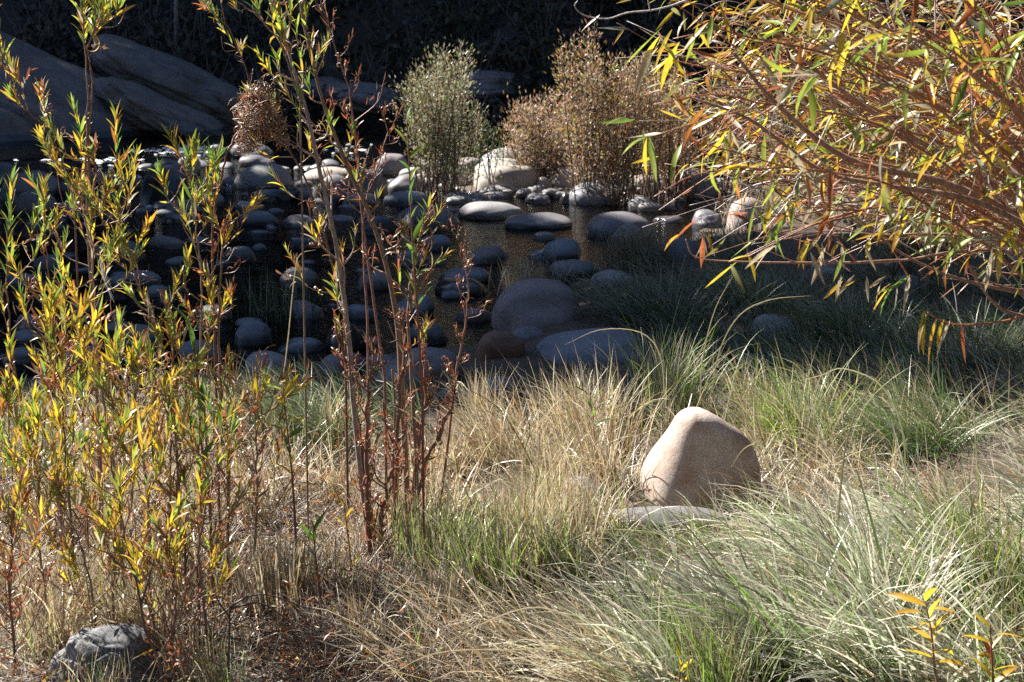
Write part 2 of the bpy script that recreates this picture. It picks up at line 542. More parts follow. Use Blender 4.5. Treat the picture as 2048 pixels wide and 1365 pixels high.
def ripples(X, Y):
    z = np.zeros_like(X)
    r = np.random.default_rng(5)
    for k in range(26):
        a = r.normal(0.0, 0.5) + (0 if k % 3 else np.pi / 2)
        f = r.uniform(5, 26)
        z += np.sin(f * (X * np.sin(a) * 0.6 + Y * np.cos(a)) + r.uniform(0, 6.28)) * (0.012 / f)
    rough = 0.6 + 3.2 * np.exp(-((Y - 27.3) / 1.6) ** 2) * sm((1.5 - X) / 2) + 1.2 * sm((-X - 0.2) / 2) * sm((21 - Y) / 3)
    return WATER + z * rough * (0.7 + 0.5 * wob(X, Y, 1.1, 7))
wxs = np.concatenate([np.linspace(-60, -8, 14), np.arange(-7, 5.5, 0.06), np.linspace(6, 40, 10)])
wys = np.arange(10.2, 32, 0.06)
link('river_water', grid_mesh('river_water', wxs, wys, ripples, water_mat()), kind='structure')

# broken white water in the riffle: small bent flakes on the crests
fb = Buf()
for cx, cy, sx, sy, n in ((385, 299, 62, 7, 110), (300, 303, 45, 5, 45), (180, 322, 120, 8, 35), (330, 352, 60, 3, 16), (345, 412, 14, 3, 26), (300, 411, 12, 3, 10), (480, 372, 30, 4, 12), (700, 300, 40, 12, 25)):
    for _ in range(n):
        p = at_z(cx + RNG.normal(0, sx * 0.5), cy + RNG.normal(0, sy * 0.5), WATER + 0.004)
        l, w = RNG.uniform(0.015, 0.07), RNG.uniform(0.006, 0.02)
        a = RNG.normal(0, 0.5)
        d = np.array([math.cos(a), math.sin(a), RNG.normal(0, .15)]); e = np.array([-math.sin(a), math.cos(a), 0.3])
        h = np.array([0, 0, RNG.uniform(0.004, 0.018)])
        fb.add([p - d * l - e * w * .2, p - e * w, p + d * l, p + e * w, p + h], None, [(0, 1, 4), (1, 2, 4), (2, 3, 4), (3, 0, 4)], (0.8, 0.8, 0.8))
link('river_foam', fb.mesh('river_foam', foam_mat()), kind='stuff')

# ------------------------------------------------------------------ the tall woods upstream that shade the middle of the river and the far bank, with unseen trees added to dim the sky
def crown_mat():
    m, nt, bs, out = new_mat('evergreen_needles')
    at = N(nt, 'ShaderNodeAttribute', attribute_name='Col')
    nt.links.new(at.outputs['Color'], bs.inputs['Base Color'])
    bs.inputs['Roughness'].default_value = 0.7
    return m
M_CROWN = crown_mat()

def clump_cloud(buf, centre, size, n, leaf, col, rng, taper=0.0):
    p = rng.normal(size=(n, 3)); p = unit(p) * rng.uniform(0.15, 1, (n, 1)) ** 0.45
    if taper:
        h = (p[:, 2] + 1) / 2
        p[:, :2] *= (1 - taper * h)[:, None]
    c = np.asarray(centre) + p * np.asarray(size)
    a = unit(rng.normal(size=(n, 3))); b_ = unit(np.cross(a, rng.normal(size=(n, 3))))
    l = leaf * rng.uniform(0.5, 1.3, (n, 1))
    v = np.stack([c - a * l, c + b_ * l * 0.5, c + a * l, c - b_ * l * 0.5], 1).reshape(-1, 3)
    q = np.arange(n * 4).reshape(-1, 4)
    cc = np.repeat(np.asarray(col) * rng.uniform(0.5, 1.5, (n, 1)), 4, 0)
    buf.add(v, q, None, cc)

wb = Buf()
SHADE_WOODS = [  # x, y, height, crown radius, lowest leaves
    (-9.2, 14.9, 8.5, 1.5, 0.1), (-10.0, 16.7, 14.6, 1.8, 0.1), (-10.0, 17.7, 15.0, 1.5, 0.1), (-10.2, 19.2, 19.5, 2.3, 0.1), (-10.3, 22.4, 21.5, 2.4, 0.1), (-10.5, 25.0, 21.5, 2.4, 0.1), (-9.8, 27.2, 12.5, 1.9, 0.1),
    (-15, 40.6, 21, 2.4, 0), (-14, 44.5, 24, 4, 0), (-22, 48.5, 28, 5, 0), (-9.5, 42.5, 20, 3.4, 0), (-6, 47, 24, 4.5, 0), (-14, 52, 28, 5, 0), (-24, 54, 30, 6, 0), (0, 50, 26, 5, 0), (7, 48, 22, 4.5, 0), (14, 47, 22, 5, 0), (-32, 48, 30, 6, 0),
    (13, 16, 24, 4.5, 0), (14, 24, 26, 4.5, 0), (13, 33, 24, 4.5, 0), (10, 7, 18, 3.6, 1), (11, -1, 20, 4, 1), (16, -4, 24, 5, 0), (6, -8, 22, 5, 1), (-3, -9, 24, 5, 1), (-12, -8, 20, 5, 0), (20, 10, 26, 6, 0), (20, 24, 28, 6, 0), (-20, -2, 22, 5, 0), (-24, 30, 20, 3, 0), (12, 42, 24, 5, 0)]  # trees out of view at the sides and behind, added to block sky light
for x, y, h, r, lo in SHADE_WOODS:
    g = float(terrain(x, y))
    tube(wb, [(x, y, g - 0.2), (x, y, g + h * 0.9)], 0.03 * h * 0.5, 0.03, (0.10, 0.07, 0.05))
    hh = (h - lo) / 2
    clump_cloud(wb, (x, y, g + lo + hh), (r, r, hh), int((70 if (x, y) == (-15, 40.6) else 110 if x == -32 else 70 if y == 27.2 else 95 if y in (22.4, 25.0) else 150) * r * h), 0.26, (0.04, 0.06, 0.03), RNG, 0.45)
link('shade_woods', wb.mesh('shade_woods', M_CROWN), kind='stuff')

# dim brush over the far slope
ub = Buf()
for _ in range(760):
    x = RNG.uniform(-9, 9); y = RNG.uniform(31.5, 42)
    if x < -2.0 and y < 35.0 + 0.2 * x: continue
    r = RNG.uniform(0.25, 0.8)
    g = float(terrain(x, y))
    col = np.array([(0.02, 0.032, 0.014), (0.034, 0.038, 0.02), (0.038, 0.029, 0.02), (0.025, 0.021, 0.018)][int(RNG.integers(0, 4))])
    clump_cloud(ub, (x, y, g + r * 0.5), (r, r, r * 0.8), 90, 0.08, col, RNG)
    for _k in range(3):
        a = RNG.normal(0, 0.35, 2)
        tube(ub, [(x, y, g), (x + a[0], y + a[1], g + r * 1.5)], 0.012, 0.005, (0.10, 0.08, 0.07), sides=4)
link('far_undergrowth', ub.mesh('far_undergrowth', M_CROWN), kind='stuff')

for k, (px, py, y, lean, h, lab) in enumerate([
        (352, 112, 36.5, 0.12, 3.2, 'thin bare grey trunk rising in the shade behind the oval slab'),
        (236, 70, 38.0, -0.1, 3.4, 'pale slender trunk in deep shade above the large granite slope'),
        (790, 60, 38.5, 0.2, 3.0, 'dim leaning trunk on the dark far bank above the pale green shrub'),
        (1290, 100, 37.0, -0.15, 2.6, 'faint bare trunk in the dark gap beside the overhanging willow')]):
    p = at_y(px, py, y); g = float(terrain(p[0], y))
    t = thing('bare_tree', lab, 'tree', (p[0], y, g), 'bare trunks on the shaded far bank')
    b = Buf(); o = np.array([p[0], y, g])
    path = [o - [0, 0, .2], o + [lean * .3, 0, h * .35], o + [lean * .5, 0.1, h * .7], o + [lean, 0.1, h]]
    tube(b, smooth_path(path, 14), 0.05, 0.02, (0.16, 0.15, 0.14))
    link('trunk', b.mesh('trunk', M_BARK, o), t)
    for j in range(4):
        s = 0.45 + 0.14 * j
        q = o + np.array([lean * s, 0.05, h * s])
        b = Buf(); e = np.array([RNG.choice([-1, 1]) * RNG.uniform(.4, .8), RNG.uniform(-.3, .3), RNG.uniform(.3, .7)])
        tube(b, smooth_path([q, q + e * .5 + [0, 0, .05], q + e], 8), 0.018, 0.006, (0.15, 0.14, 0.13), sides=5)
        link('branch', b.mesh('branch', M_BARK, o), t)

# ------------------------------------------------------------------ stones
_ico = {}
def ico(n):
    if n not in _ico:
        bm = bmesh.new(); bmesh.ops.create_icosphere(bm, subdivisions=n, radius=1)
        _ico[n] = (np.array([v.co[:] for v in bm.verts]), np.array([[v.index for v in f.verts] for f in bm.faces]))
        bm.free()
    return _ico[n]

def stone_shape(rng, n=4, boxy=0.8, lump=0.12, fine=0.016):
    v, t = ico(n)
    p = np.sign(v) * np.abs(v) ** boxy
    p = p / (np.linalg.norm(p, axis=1, keepdims=True) ** 0.75)
    d = np.zeros(len(v))
    for k in range(7):
        w = unit(rng.normal(size=3)) * rng.uniform(1.2, 3.2)
        d += np.cos(v @ w * 1.0 + rng.uniform(0, 6.28)) * lump / 2.6
    for k in range(8):
        w = unit(rng.normal(size=3)) * rng.uniform(5, 12)
        d += np.cos(v @ w + rng.uniform(0, 6.28)) * fine / 2
    if fine > 0.03:      # joints and steps broken into the rock
        for k in range(5):
            w = unit(rng.normal(size=3) * [0.5, 0.6, 1.0]) * rng.uniform(2.0, 4.5)
            ph = v @ w + rng.uniform(0, 6.28) + 0.35 * np.sin(v @ rng.normal(0, 3, 3))
            d -= 0.035 * np.exp(-(np.sin(ph) / 0.10) ** 2) * rng.uniform(0.4, 1.2)
            d += 0.02 * np.sign(np.sin(ph)) * (0.5 + 0.5 * np.sin(v @ rng.normal(0, 2, 3)))
    return p * (1 + d[:, None]), t

def rotz(p, a):
    c, s = math.cos(a), math.sin(a)
    return np.stack([p[:, 0] * c - p[:, 1] * s, p[:, 0] * s + p[:, 1] * c, p[:, 2]], -1)
def roty(p, a):
    c, s = math.cos(a), math.sin(a)
    return np.stack([p[:, 0] * c + p[:, 2] * s, p[:, 1], -p[:, 0] * s + p[:, 2] * c], -1)

STONES = []      # (x, y, radius) so that blades do not grow out of stones
def stone(x0, x1, yt, yb, mat, label, depth=0.85, tilt=0.0, name='river_stone', group='stones in and beside the river', cat='stone', yaw=None, sink=0.5, lump=0.22, at=None, dz=0.0, fine=0.016):
    rng = np.random.default_rng(int(x0 * 7 + yb * 13 + 5))
    base = at_ground((x0 + x1) / 2, yb) if at is None else np.array(at, float)
    Y = base[1]
    w = (x1 - x0) * Y / FPX / math.cos(PITCH) * 1.02
    dep = w * depth
    yc = Y + dep * 0.42
    xc = at_y((x0 + x1) / 2, yb, yc)[0]
    top = at_y((x0 + x1) / 2, yt, yc)[2]
    zb = base[2] + dz
    h = max(top - zb, 0.03)
    c = h / (2 - 2 * sink)
    n = 6 if fine > 0.03 else 5 if (x1 - x0) > 110 else 4 if (x1 - x0) > 45 else 3
    p, t = stone_shape(rng, n, rng.uniform(0.62, 0.88), lump, fine)
    p = p / np.abs(p).max(0)
    p = p * [w / 2, dep / 2, c]
    if tilt: p = roty(p, tilt)
    if tilt:
        p[:, 0] *= (w / 2) / np.abs(p[:, 0]).max()
        p[:, 2] *= c / np.abs(p[:, 2]).max()
    p = rotz(p, rng.uniform(-0.25, 0.25) if yaw is None else yaw)
    b = Buf(); b.add(p, None, t)
    o = link(name, b.mesh(name, SM[mat]), None, (xc, yc, top - c))
    tag(o, label, cat, group)
    STONES.append((xc, yc, max(w, dep) / 2))
    return o

# far bank: bare granite
def rock(cx, cy, Y, a, b_, dep, roll, mat, label, seed, name='granite_slab', lump=0.10, fine=0.02):
    rng = np.random.default_rng(seed)
    c = at_y(cx, cy, Y); s = Y / FPX
    p, t = stone_shape(rng, 6, 0.8, lump, fine)
    p = roty(p / np.abs(p).max(0) * [a * s, dep, b_ * s], roll)
    b = Buf(); b.add(p, None, t)
    o = link(name, b.mesh(name, SM[mat]), None, tuple(c))
    tag(o, label, 'rock', 'granite slabs on the far bank')
rock(-20, 290, 32.6, 600, 215, 3.0, R(25), 'slab', 'huge smooth granite slope falling to the water on the far bank', 3, lump=0.16, fine=0.05)
rock(320, 168, 33.6, 190, 62, 1.5, R(22), 'slab', 'long dark oval slab lying on top of the granite slope', 8, lump=0.2, fine=0.04)
rock(330, 226, 32.2, 190, 42, 1.2, R(25), 'slab', 'low tan ledge catching a streak of sun above the waterline', 13, lump=0.2, fine=0.05)
rock(452, 222, 33.4, 70, 52, 0.8, R(18), 'slab', 'rounded dark knob at the end of the granite slope', 17, lump=0.18, fine=0.04)
rock(735, 190, 33.6, 85, 40, 0.9, R(8), 'dark', 'dim flat-topped boulder across the water between the dry stalks and pale shrub', 21, 'far_boulder', 0.2, 0.04)
rock(975, 175, 34.5, 70, 34, 0.8, R(0), 'dark', 'nearly black boulder across the water right of the pale shrub', 25, 'far_boulder', 0.2, 0.04)
rock(640, 180, 35.0, 60, 26, 0.6, R(-6), 'dark', 'small dim boulder on the far bank behind the tall willow stems', 29, 'far_boulder', 0.2, 0.04)

T = [
 # x0, x1, ytop, ybase, material, label
 (-30, 36, 320, 370, 'dark', 'dark tilted stone cut by the picture edge upstream'),
 (5, 118, 344, 392, 'grey', 'broad smooth grey stone beyond the yellow willow, widest of its row'),
 (112, 160, 355, 390, 'dark', 'brown-black stone touching the broad smooth grey one'),
 (30, 114, 380, 430, 'purple', 'tilted purplish stone below the broad smooth grey one'),
 (-12, 40, 376, 412, 'dark', 'black half-sunk stone left of the tilted purplish one'),
 (176, 222, 345, 367, 'grey', 'small grey dome just behind the leafy yellow shoots'),
 (268, 398, 326, 413, 'wet', 'large black wet boulder with a glinting foot'),
 (298, 378, 318, 356, 'dark', 'charcoal hump rising behind the large black wet boulder'),
 (352, 402, 313, 348, 'grey', 'greyish tan stone perched behind the charcoal hump'),
 (262, 300, 347, 376, 'dark', 'small dark stone hugging the upstream side of the black wet boulder'),
 (331, 400, 397, 416, 'tan', 'low tan stone with bright splashes at its foot'),
 (398, 452, 384, 416, 'grey', 'half-sunlit grey stone beside the low tan one'),
 (464, 530, 397, 418, 'pale', 'flat pale stone lit by the sun at the water edge'),
 (380, 458, 346, 388, 'blue', 'bluish stone wedged between two dark boulders'),
 (466, 584, 327, 380, 'grey', 'rounded grey boulder with a wet mottled face'),
 (510, 590, 324, 350, 'tan', 'sunlit tan stone behind the mottled grey boulder'),
 (470, 552, 310, 334, 'dark', 'dark low stone at the back of the mottled grey boulder'),
 (406, 452, 288, 314, 'blue', 'blue-black stone beside the white riffle'),
 (456, 550, 284, 318, 'dark', 'long dark stone in the channel under the debris clump'),
 (484, 600, 372, 404, 'wet', 'wide wet stone with water slipping over its edge'),
 (590, 660, 374, 404, 'dark', 'dark stone behind the left of the two tall stems'),
 (606, 722, 334, 366, 'tan', 'long stone with a sunlit tan crest between the tall stems'),
 (624, 706, 354, 408, 'dark', 'big shaded boulder under the long tan-crested stone'),
 (322, 390, 425, 447, 'dark', 'low dark stone alone in the near channel'),
 (178, 268, 420, 462, 'wet', 'black submerged boulder behind the orange willow leaves'),
 (620, 684, 318, 342, 'dark', 'dark cap of stone between the stems at the back'),
 (742, 815, 308, 350, 'purple', 'dark reddish round boulder behind the curled dead leaves'),
 (690, 774, 340, 396, 'dark', 'dark boulder behind the drooping straw loop'),
 (688, 754, 386, 412, 'tan', 'sunlit tan dome at the foot of the right tall stem'),
 (764, 850, 348, 386, 'dark', 'brownish boulder in shade below the pale shrub'),
 (794, 852, 327, 356, 'pale', 'whitish sunlit stone at the base of the pale shrub'),
 (828, 874, 335, 362, 'tan', 'tan stone under the middle of the pale shrub'),
 (842, 882, 355, 379, 'pale', 'small cream stone in front of the pale shrub'),
 (864, 904, 334, 364, 'grey', 'grey stone under the right edge of the pale shrub'),
 (897, 945, 332, 371, 'purple', 'purplish stone with a spot of red leaves beside it'),
 (942, 1076, 306, 379, 'pale', 'large boulder with a white sunlit back, biggest on the gravel bar'),
 (962, 1078, 328, 380, 'tan', 'brownish tan boulder leaning on the white-backed one'),
 (958, 1052, 296, 326, 'grey', 'grey boulder behind the white-backed one'),
 (914, 966, 315, 338, 'tan', 'tan stone at the back between two shrubs'),
 (1105, 1186, 331, 375, 'pink', 'pinkish boulder with a dent in its top'),
 (1072, 1106, 354, 376, 'tan', 'small tan stone beside the dented pinkish boulder'),
 (1136, 1243, 367, 411, 'blue', 'wet bluish boulder that shines in the pool'),
 (1046, 1102, 386, 408, 'dark', 'small dark stone breaking the pool surface'),
 (1120, 1152, 386, 408, 'wet', 'little black stone tucked against the shining bluish boulder'),
 (917, 1068, 402, 439, 'grey', 'speckled grey flat dome alone in the golden pool'),
 (1000, 1144, 428, 460, 'dark', 'long dark stone just in front of the speckled dome'),
 (880, 984, 378, 405, 'blue', 'low bluish slab in the pool behind the speckled dome'),
 (893, 955, 393, 409, 'grey', 'thin grey stone lying against the low bluish slab'),
 (1154, 1302, 425, 476, 'dark', 'wide dark stone in the pool behind the broom-like tussock'),
 (1257, 1318, 394, 423, 'grey', 'greyish stone at the gravel bar edge under the rusty shrub'),
 (1274, 1328, 404, 424, 'tan', 'small tan stone in front of the greyish one at the bar edge'),
 (1243, 1315, 349, 386, 'tan', 'sunlit tan boulder under the trunks of the rusty shrub'),
 (1332, 1442, 334, 396, 'blue', 'wide shaded boulder under the rusty thicket with a pale top'),
 (1326, 1352, 409, 421, 'tan', 'tiny tan stone at the waterline beside the bar'),
 (1300, 1366, 427, 446, 'dark', 'dark stone awash right of the wide dark one'),
 (982, 1014, 372, 383, 'tan', 'little tan stone at the foot of the brownish tan boulder'),
 (764, 872, 380, 414, 'blue', 'bluish stone in the shaded channel behind green shoots'),
 (760, 922, 410, 462, 'dark', 'dark weedy hump in the channel left of the golden pool'),
 (1440, 1540, 396, 452, 'pink', 'pinkish boulder half hidden by hanging willow leaves'),
 (1380, 1446, 420, 456, 'dark', 'dark stone between the bar and the pinkish half-hidden boulder'),
 (979, 1166, 562, 660, 'purple', 'great grey dome in the shade with dry grass behind it'),
 (1184, 1281, 541, 573, 'grey', 'light oval stone in the shade right of the great dome'),
 (1046, 1161, 476, 522, 'blue', 'blue-black boulder in the shallows above the great dome'),
 (1086, 1220, 518, 560, 'dark', 'black boulder between the great dome and the broom-like tussock'),
 (1064, 1110, 464, 480, 'tan', 'small tan cap above the blue-black boulder'),
 (868, 980, 534, 566, 'dark', 'dark flat stone in the near channel left of the dry tuft'),
 (870, 992, 558, 592, 'wet', 'black wet slab in the near channel beside the dry tuft'),
 (952, 1052, 662, 716, 'red', 'dark rusty red stone beside the great dome'),
 (1046, 1286, 656, 730, 'blue', 'broad bluish slab lying in front of the great dome'),
 (930, 1046, 756, 800, 'dark', 'bluish stone under arching blades left of the straw tussock'),
 (473, 584, 703, 752, 'grey', 'rounded grey stone at the near water edge left of the tall stems'),
 (545, 648, 668, 706, 'blue', 'speckled bluish stone just beyond the rounded grey one'),
 (186, 292, 480, 522, 'dark', 'dark long hump in the stream behind the silk shred'),
 (66, 132, 510, 544, 'dark', 'small black stone in the stream at the far left shoots'),
 (446, 518, 489, 524, 'dark', 'black stone in the stream behind the leafy middle willow'),
 (336, 378, 571, 603, 'wet', 'wet black pebble-round stone seen through orange leaves'),
 (124, 214, 595, 625, 'dark', 'flat black stone in the stream below the silk shred'),
 (5, 92, 694, 728, 'dark', 'dark flat stone at the near water edge, farthest upstream'),
 (60, 130, 757, 795, 'grey', 'grey stone on the near bank behind yellow leaves'),
 (244, 310, 786, 824, 'dark', 'charcoal stone on the near bank inside the willow thicket'),
 (750, 934, 692, 768, 'dark', 'dark long boulder behind the right tall stem at the water edge'),
 (866, 950, 772, 802, 'mid', 'flat grey stone left of the straw tussock'),
 (1012, 1092, 655, 684, 'dark', 'small dark stone between the red stone and the great dome'),
 (650, 742, 640, 700, 'wet', 'black wet stone seen between the two tall stems'),
 (1488, 1604, 630, 686, 'grey', 'grey boulder deep in the shaded grass right of the slab'),
 (1767, 1832, 509, 540, 'pink', 'pale pinkish stone in the shade under willow twigs'),
 (1624, 1698, 521, 550, 'grey', 'grey stone in the shade under hanging gold leaves'),
 (1784, 1846, 545, 580, 'blue', 'blue stone in the shade under the lowest willow branch'),
 (1776, 1854, 715, 742, 'tan', 'tan stone behind the matted green grass'),
 (1458, 1544, 707, 744, 'blue', 'bluish stone at the shade edge behind the straw tussock'),
 (1310, 1400, 476, 520, 'dark', 'dark stone right of the broom-like tussock'),
 (1222, 1290, 448, 486, 'grey', 'greyish rounded stone behind the broom-like tussock'),
 (700, 800, 430, 470, 'wet', 'wet black stone in the channel right of the right tall stem'),
 (380, 470, 610, 640, 'dark', 'dark stone in the near channel behind the middle willow'),
 (560, 640, 540, 575, 'dark', 'dark stone beside the green water weeds'),
 (20, 110, 440, 480, 'wet', 'black stone awash below the tilted purplish one'),
 (560, 650, 470, 500, 'wet', 'black stone awash left of the tall stems'),

 (470, 560, 420, 452, 'blue', 'broad bluish stone in the near channel left of the tall pair'),
 (840, 910, 470, 500, 'blue', 'bluish hump at the dark end of the golden pool'),
 (930, 1020, 490, 528, 'purple', 'purplish stone awash above the dry pale tuft'),
 (780, 860, 500, 535, 'blue', 'blue-grey stone in the channel right of the right tall stem'),
 (700, 790, 540, 580, 'purple', 'purplish boulder in the near channel behind the tall pair'),
 (780, 880, 590, 636, 'blue', 'big bluish boulder in the near channel behind the dry stalk'),
 (900, 985, 600, 645, 'purple', 'purplish boulder touching the left foot of the great dome'),
 (800, 900, 636, 690, 'dark', 'dark boulder between the right tall stem and the red stone'),
 (690, 770, 600, 640, 'blue', 'bluish stone behind the right tall stem in the near channel'),
 (560, 650, 600, 640, 'purple', 'purplish stone in the near channel right of the water weed'),
 (470, 550, 640, 690, 'blue', 'bluish stone beyond the rounded grey one, near the weeds'),
 (640, 740, 700, 752, 'purple', 'purplish boulder at the near water edge behind the tall pair'),
 (360, 450, 680, 730, 'blue', 'bluish boulder at the near water edge behind the reddish stem'),
 (230, 330, 640, 690, 'purple', 'purplish boulder in the near channel behind the yellow thicket'),
 (120, 210, 690, 740, 'blue', 'bluish boulder at the near water edge behind the lime plume'),
 (20, 110, 620, 660, 'purple', 'purplish stone in the near channel at the far left'),
 (10, 90, 540, 574, 'blue', 'bluish stone awash behind the far left shoots'),
 (250, 340, 540, 575, 'blue', 'bluish stone awash right of the silk shred'),
 (300, 380, 470, 500, 'purple', 'purplish stone in the stream before the black wet boulder'),
 (560, 640, 428, 456, 'purple', 'purplish stone left of the foot of the tan dome'),
 (120, 176, 412, 440, 'blue', 'small bluish stone right of the tilted purplish one'),
]
for r in T:
    stone(*r)

# ---- the pale upright boulder in the sun, on its flat base stone
def sunlit_boulder():
    foot = at_ground(1400, 1022)
    Y = foot[1] + 0.16
    s = Y / FPX / math.cos(PITCH)
    # height above the foot (px), left edge, right edge (px)
    prof = np.array([(-30, 1292, 1512), (0, 1282, 1521), (30, 1276, 1525), (62, 1281, 1523), (95, 1294, 1515), (125, 1313, 1500), (150, 1331, 1474), (170, 1341, 1446), (182, 1348, 1428), (190, 1356, 1414), (195, 1364, 1404), (198, 1375, 1394)], float)
    hh = np.concatenate([np.linspace(-30, 170, 40), np.linspace(172, 198, 18)])
    L_ = np.interp(hh, prof[:, 0], prof[:, 1]); R_ = np.interp(hh, prof[:, 0], prof[:, 2])
    k = np.array([1, 2, 3, 2, 1]) / 9
    for _ in range(2):
        L2 = np.convolve(np.pad(L_, 2, 'edge'), k, 'valid'); R2 = np.convolve(np.pad(R_, 2, 'edge'), k, 'valid')
        L_[2:-6] = L2[2:-6]; R_[2:-6] = R2[2:-6]
    V = []
    ridge = np.interp(hh, [-30, 0, 40, 80, 120, 160, 198], [1296, 1304, 1318, 1334, 1350, 1366, 1380])
    for i, h in enumerate(hh):
        t = np.clip(h / 198, 0, 1)
        cap = math.sqrt(max(1 - max((t - 0.80) / 0.20, 0) ** 2, 0.004))
        f = 0.165 * (1 - 0.22 * t) - 0.085 * (1 - cap)
        bk = (0.17 + f * 1.0) * math.sqrt(max(1 - t ** 1.6, 0.003)) - f * 0.97
        if bk < -f + 0.012: bk = -f + 0.012
        l, r, m = (L_[i] - 1400) * s, (R_[i] - 1400) * s, (ridge[i] - 1400) * s
        w = r - l
        mdl = (bk - f) / 2
        poly = np.array([(l, mdl + 0.1 * (bk + f)), (l + 0.03 * w, mdl - 0.12 * (bk + f)), (m + 0.02 * w, -1.05 * f), (l + 0.55 * w, -0.99 * f), (r - 0.14 * w, mdl - 0.40 * (bk + f)), (r + 0.01 * w, mdl), (r - 0.1 * w, bk - 0.1 * (bk + f)), (l + 0.5 * w, bk), (l + 0.12 * w, bk - 0.08 * (bk + f))])
        for _ in range(4):
            nx = np.roll(poly, -1, 0)
            poly = np.stack([0.75 * poly + 0.25 * nx, 0.25 * poly + 0.75 * nx], 1).reshape(-1, 2)
        X = poly[:, 0]
        X = l + (X - X.min()) / (X.max() - X.min()) * w
        nth = len(poly)
        V.append(np.stack([X, poly[:, 1] + 0.03 * t, np.full(nth, h * s / math.cos(PITCH) * 0.915)], -1))
    V = np.array(V)
    for _ in range(14):      # round the crest and the edges over
        W = V.copy()
        W[1:-1] = 0.5 * V[1:-1] + 0.25 * (V[:-2] + V[2:])
        W = 0.5 * W + 0.25 * (np.roll(W, 1, 1) + np.roll(W, -1, 1))
        W[..., 0] = V[..., 0] * 0.75 + W[..., 0] * 0.25
        V = W
    n = len(hh)
    v = V.reshape(-1, 3)
    rg = np.random.default_rng(4)
    dv = np.zeros(len(v))
    for _ in range(10):
        w = unit(rg.normal(size=3)) * rg.uniform(8, 30)
        dv += np.cos(v @ w + rg.uniform(0, 6.28)) * 0.0012
    v = v + unit(v - v.mean(0)) * dv[:, None]
    v = np.concatenate([v, [V[-1].mean(0) + [0, 0, 0.0015]]])
    i, j = np.meshgrid(np.arange(n - 1), np.arange(nth), indexing='ij'); j2 = (j + 1) % nth
    q = np.stack([i * nth + j, i * nth + j2, (i + 1) * nth + j2, (i + 1) * nth + j], -1).reshape(-1, 4)
    a = np.arange(nth)
    t = np.stack([(n - 1) * nth + a, (n - 1) * nth + (a + 1) % nth, np.full(nth, n * nth)], -1)
    b = Buf(); b.add(v, q, t)
    x = at_y(1400, 1022, Y)[0]
    o = link('boulder', b.mesh('boulder', SM['boulder']), None, (x, Y, foot[2] + 0.02))
    tag(o, 'pale upright boulder with blunt peak standing in sunlit grass', 'boulder')
    STONES.append((x, Y, 0.24))
sunlit_boulder()
NB = dict(group='stones in the near grass')
stone(1175, 1480, 1016, 1074, 'mid', 'flat grey slab that the pale upright boulder stands on', 0.34, 0.0, 'flat_stone', yaw=0.05, sink=0.4, lump=0.14, **NB)
stone(1500, 1640, 1042, 1080, 'purple', 'low tan stone in grass just right of the pale upright boulder', 0.7, 0.0, 'flat_stone', sink=0.4, **NB)
stone(1120, 1215, 955, 1010, 'dark', 'dark low stone in grass left of the pale upright boulder', 0.9, 0.0, 'flat_stone', **NB)
stone(76, 335, 1252, 1398, 'lichen', 'rough grey lichen-mottled rock lying in dry grass', 0.75, R(-6), 'rough_rock', lump=0.2, fine=0.035, **NB)
stone(92, 140, 1272, 1310, 'dark', 'small dark stone touching the lichen-mottled rock', 0.9, 0.0, 'flat_stone', **NB)

# small cobbles and gravel of the bar, too many to tell apart
gb = Buf(); gb2 = Buf(); g0 = np.random.default_rng(6)
for _ in range(480):
    px, py = g0.uniform(740, 1560), g0.normal(368, 26)
    if py < 318 or py > 440: continue
    p = at_ground(px, py)
    if float(terrain(p[0], p[1])) < WATER - 0.10: continue
    r = g0.uniform(0.025, 0.10)
    v, t = stone_shape(g0, 2, 0.85, 0.2, 0.0)
    col = (0.3, 0.3, 0.3)
    gb.add(rotz(v * [r, r * g0.uniform(.6, 1), r * g0.uniform(.45, .8)], g0.uniform(0, 6.28)) + [p[0], p[1], max(float(terrain(p[0], p[1])), WATER - 0.05) + r * 0.25], None, t)
for _ in range(130):
    px, py = g0.uniform(-40, 1000), g0.uniform(326, 440) + (g0.uniform(0, 330) if g0.uniform() < 0.45 else 0)
    p = at_ground(px, py)
    r = g0.uniform(0.08, 0.20) * (0.7 if py > 500 else 1)
    v, t = stone_shape(g0, 3, 0.85, 0.24, 0.0)
    gb2.add(rotz(v * [r, r * g0.uniform(.6, 1), r * g0.uniform(.4, .7)], g0.uniform(0, 6.28)) + [p[0], p[1], WATER - r * g0.uniform(0.0, 0.45)], None, t)
link('river_cobbles', gb2.mesh('river_cobbles', SM['cobble']), kind='stuff')
link('gravel', gb.mesh('gravel', SM['grey']), kind='stuff')

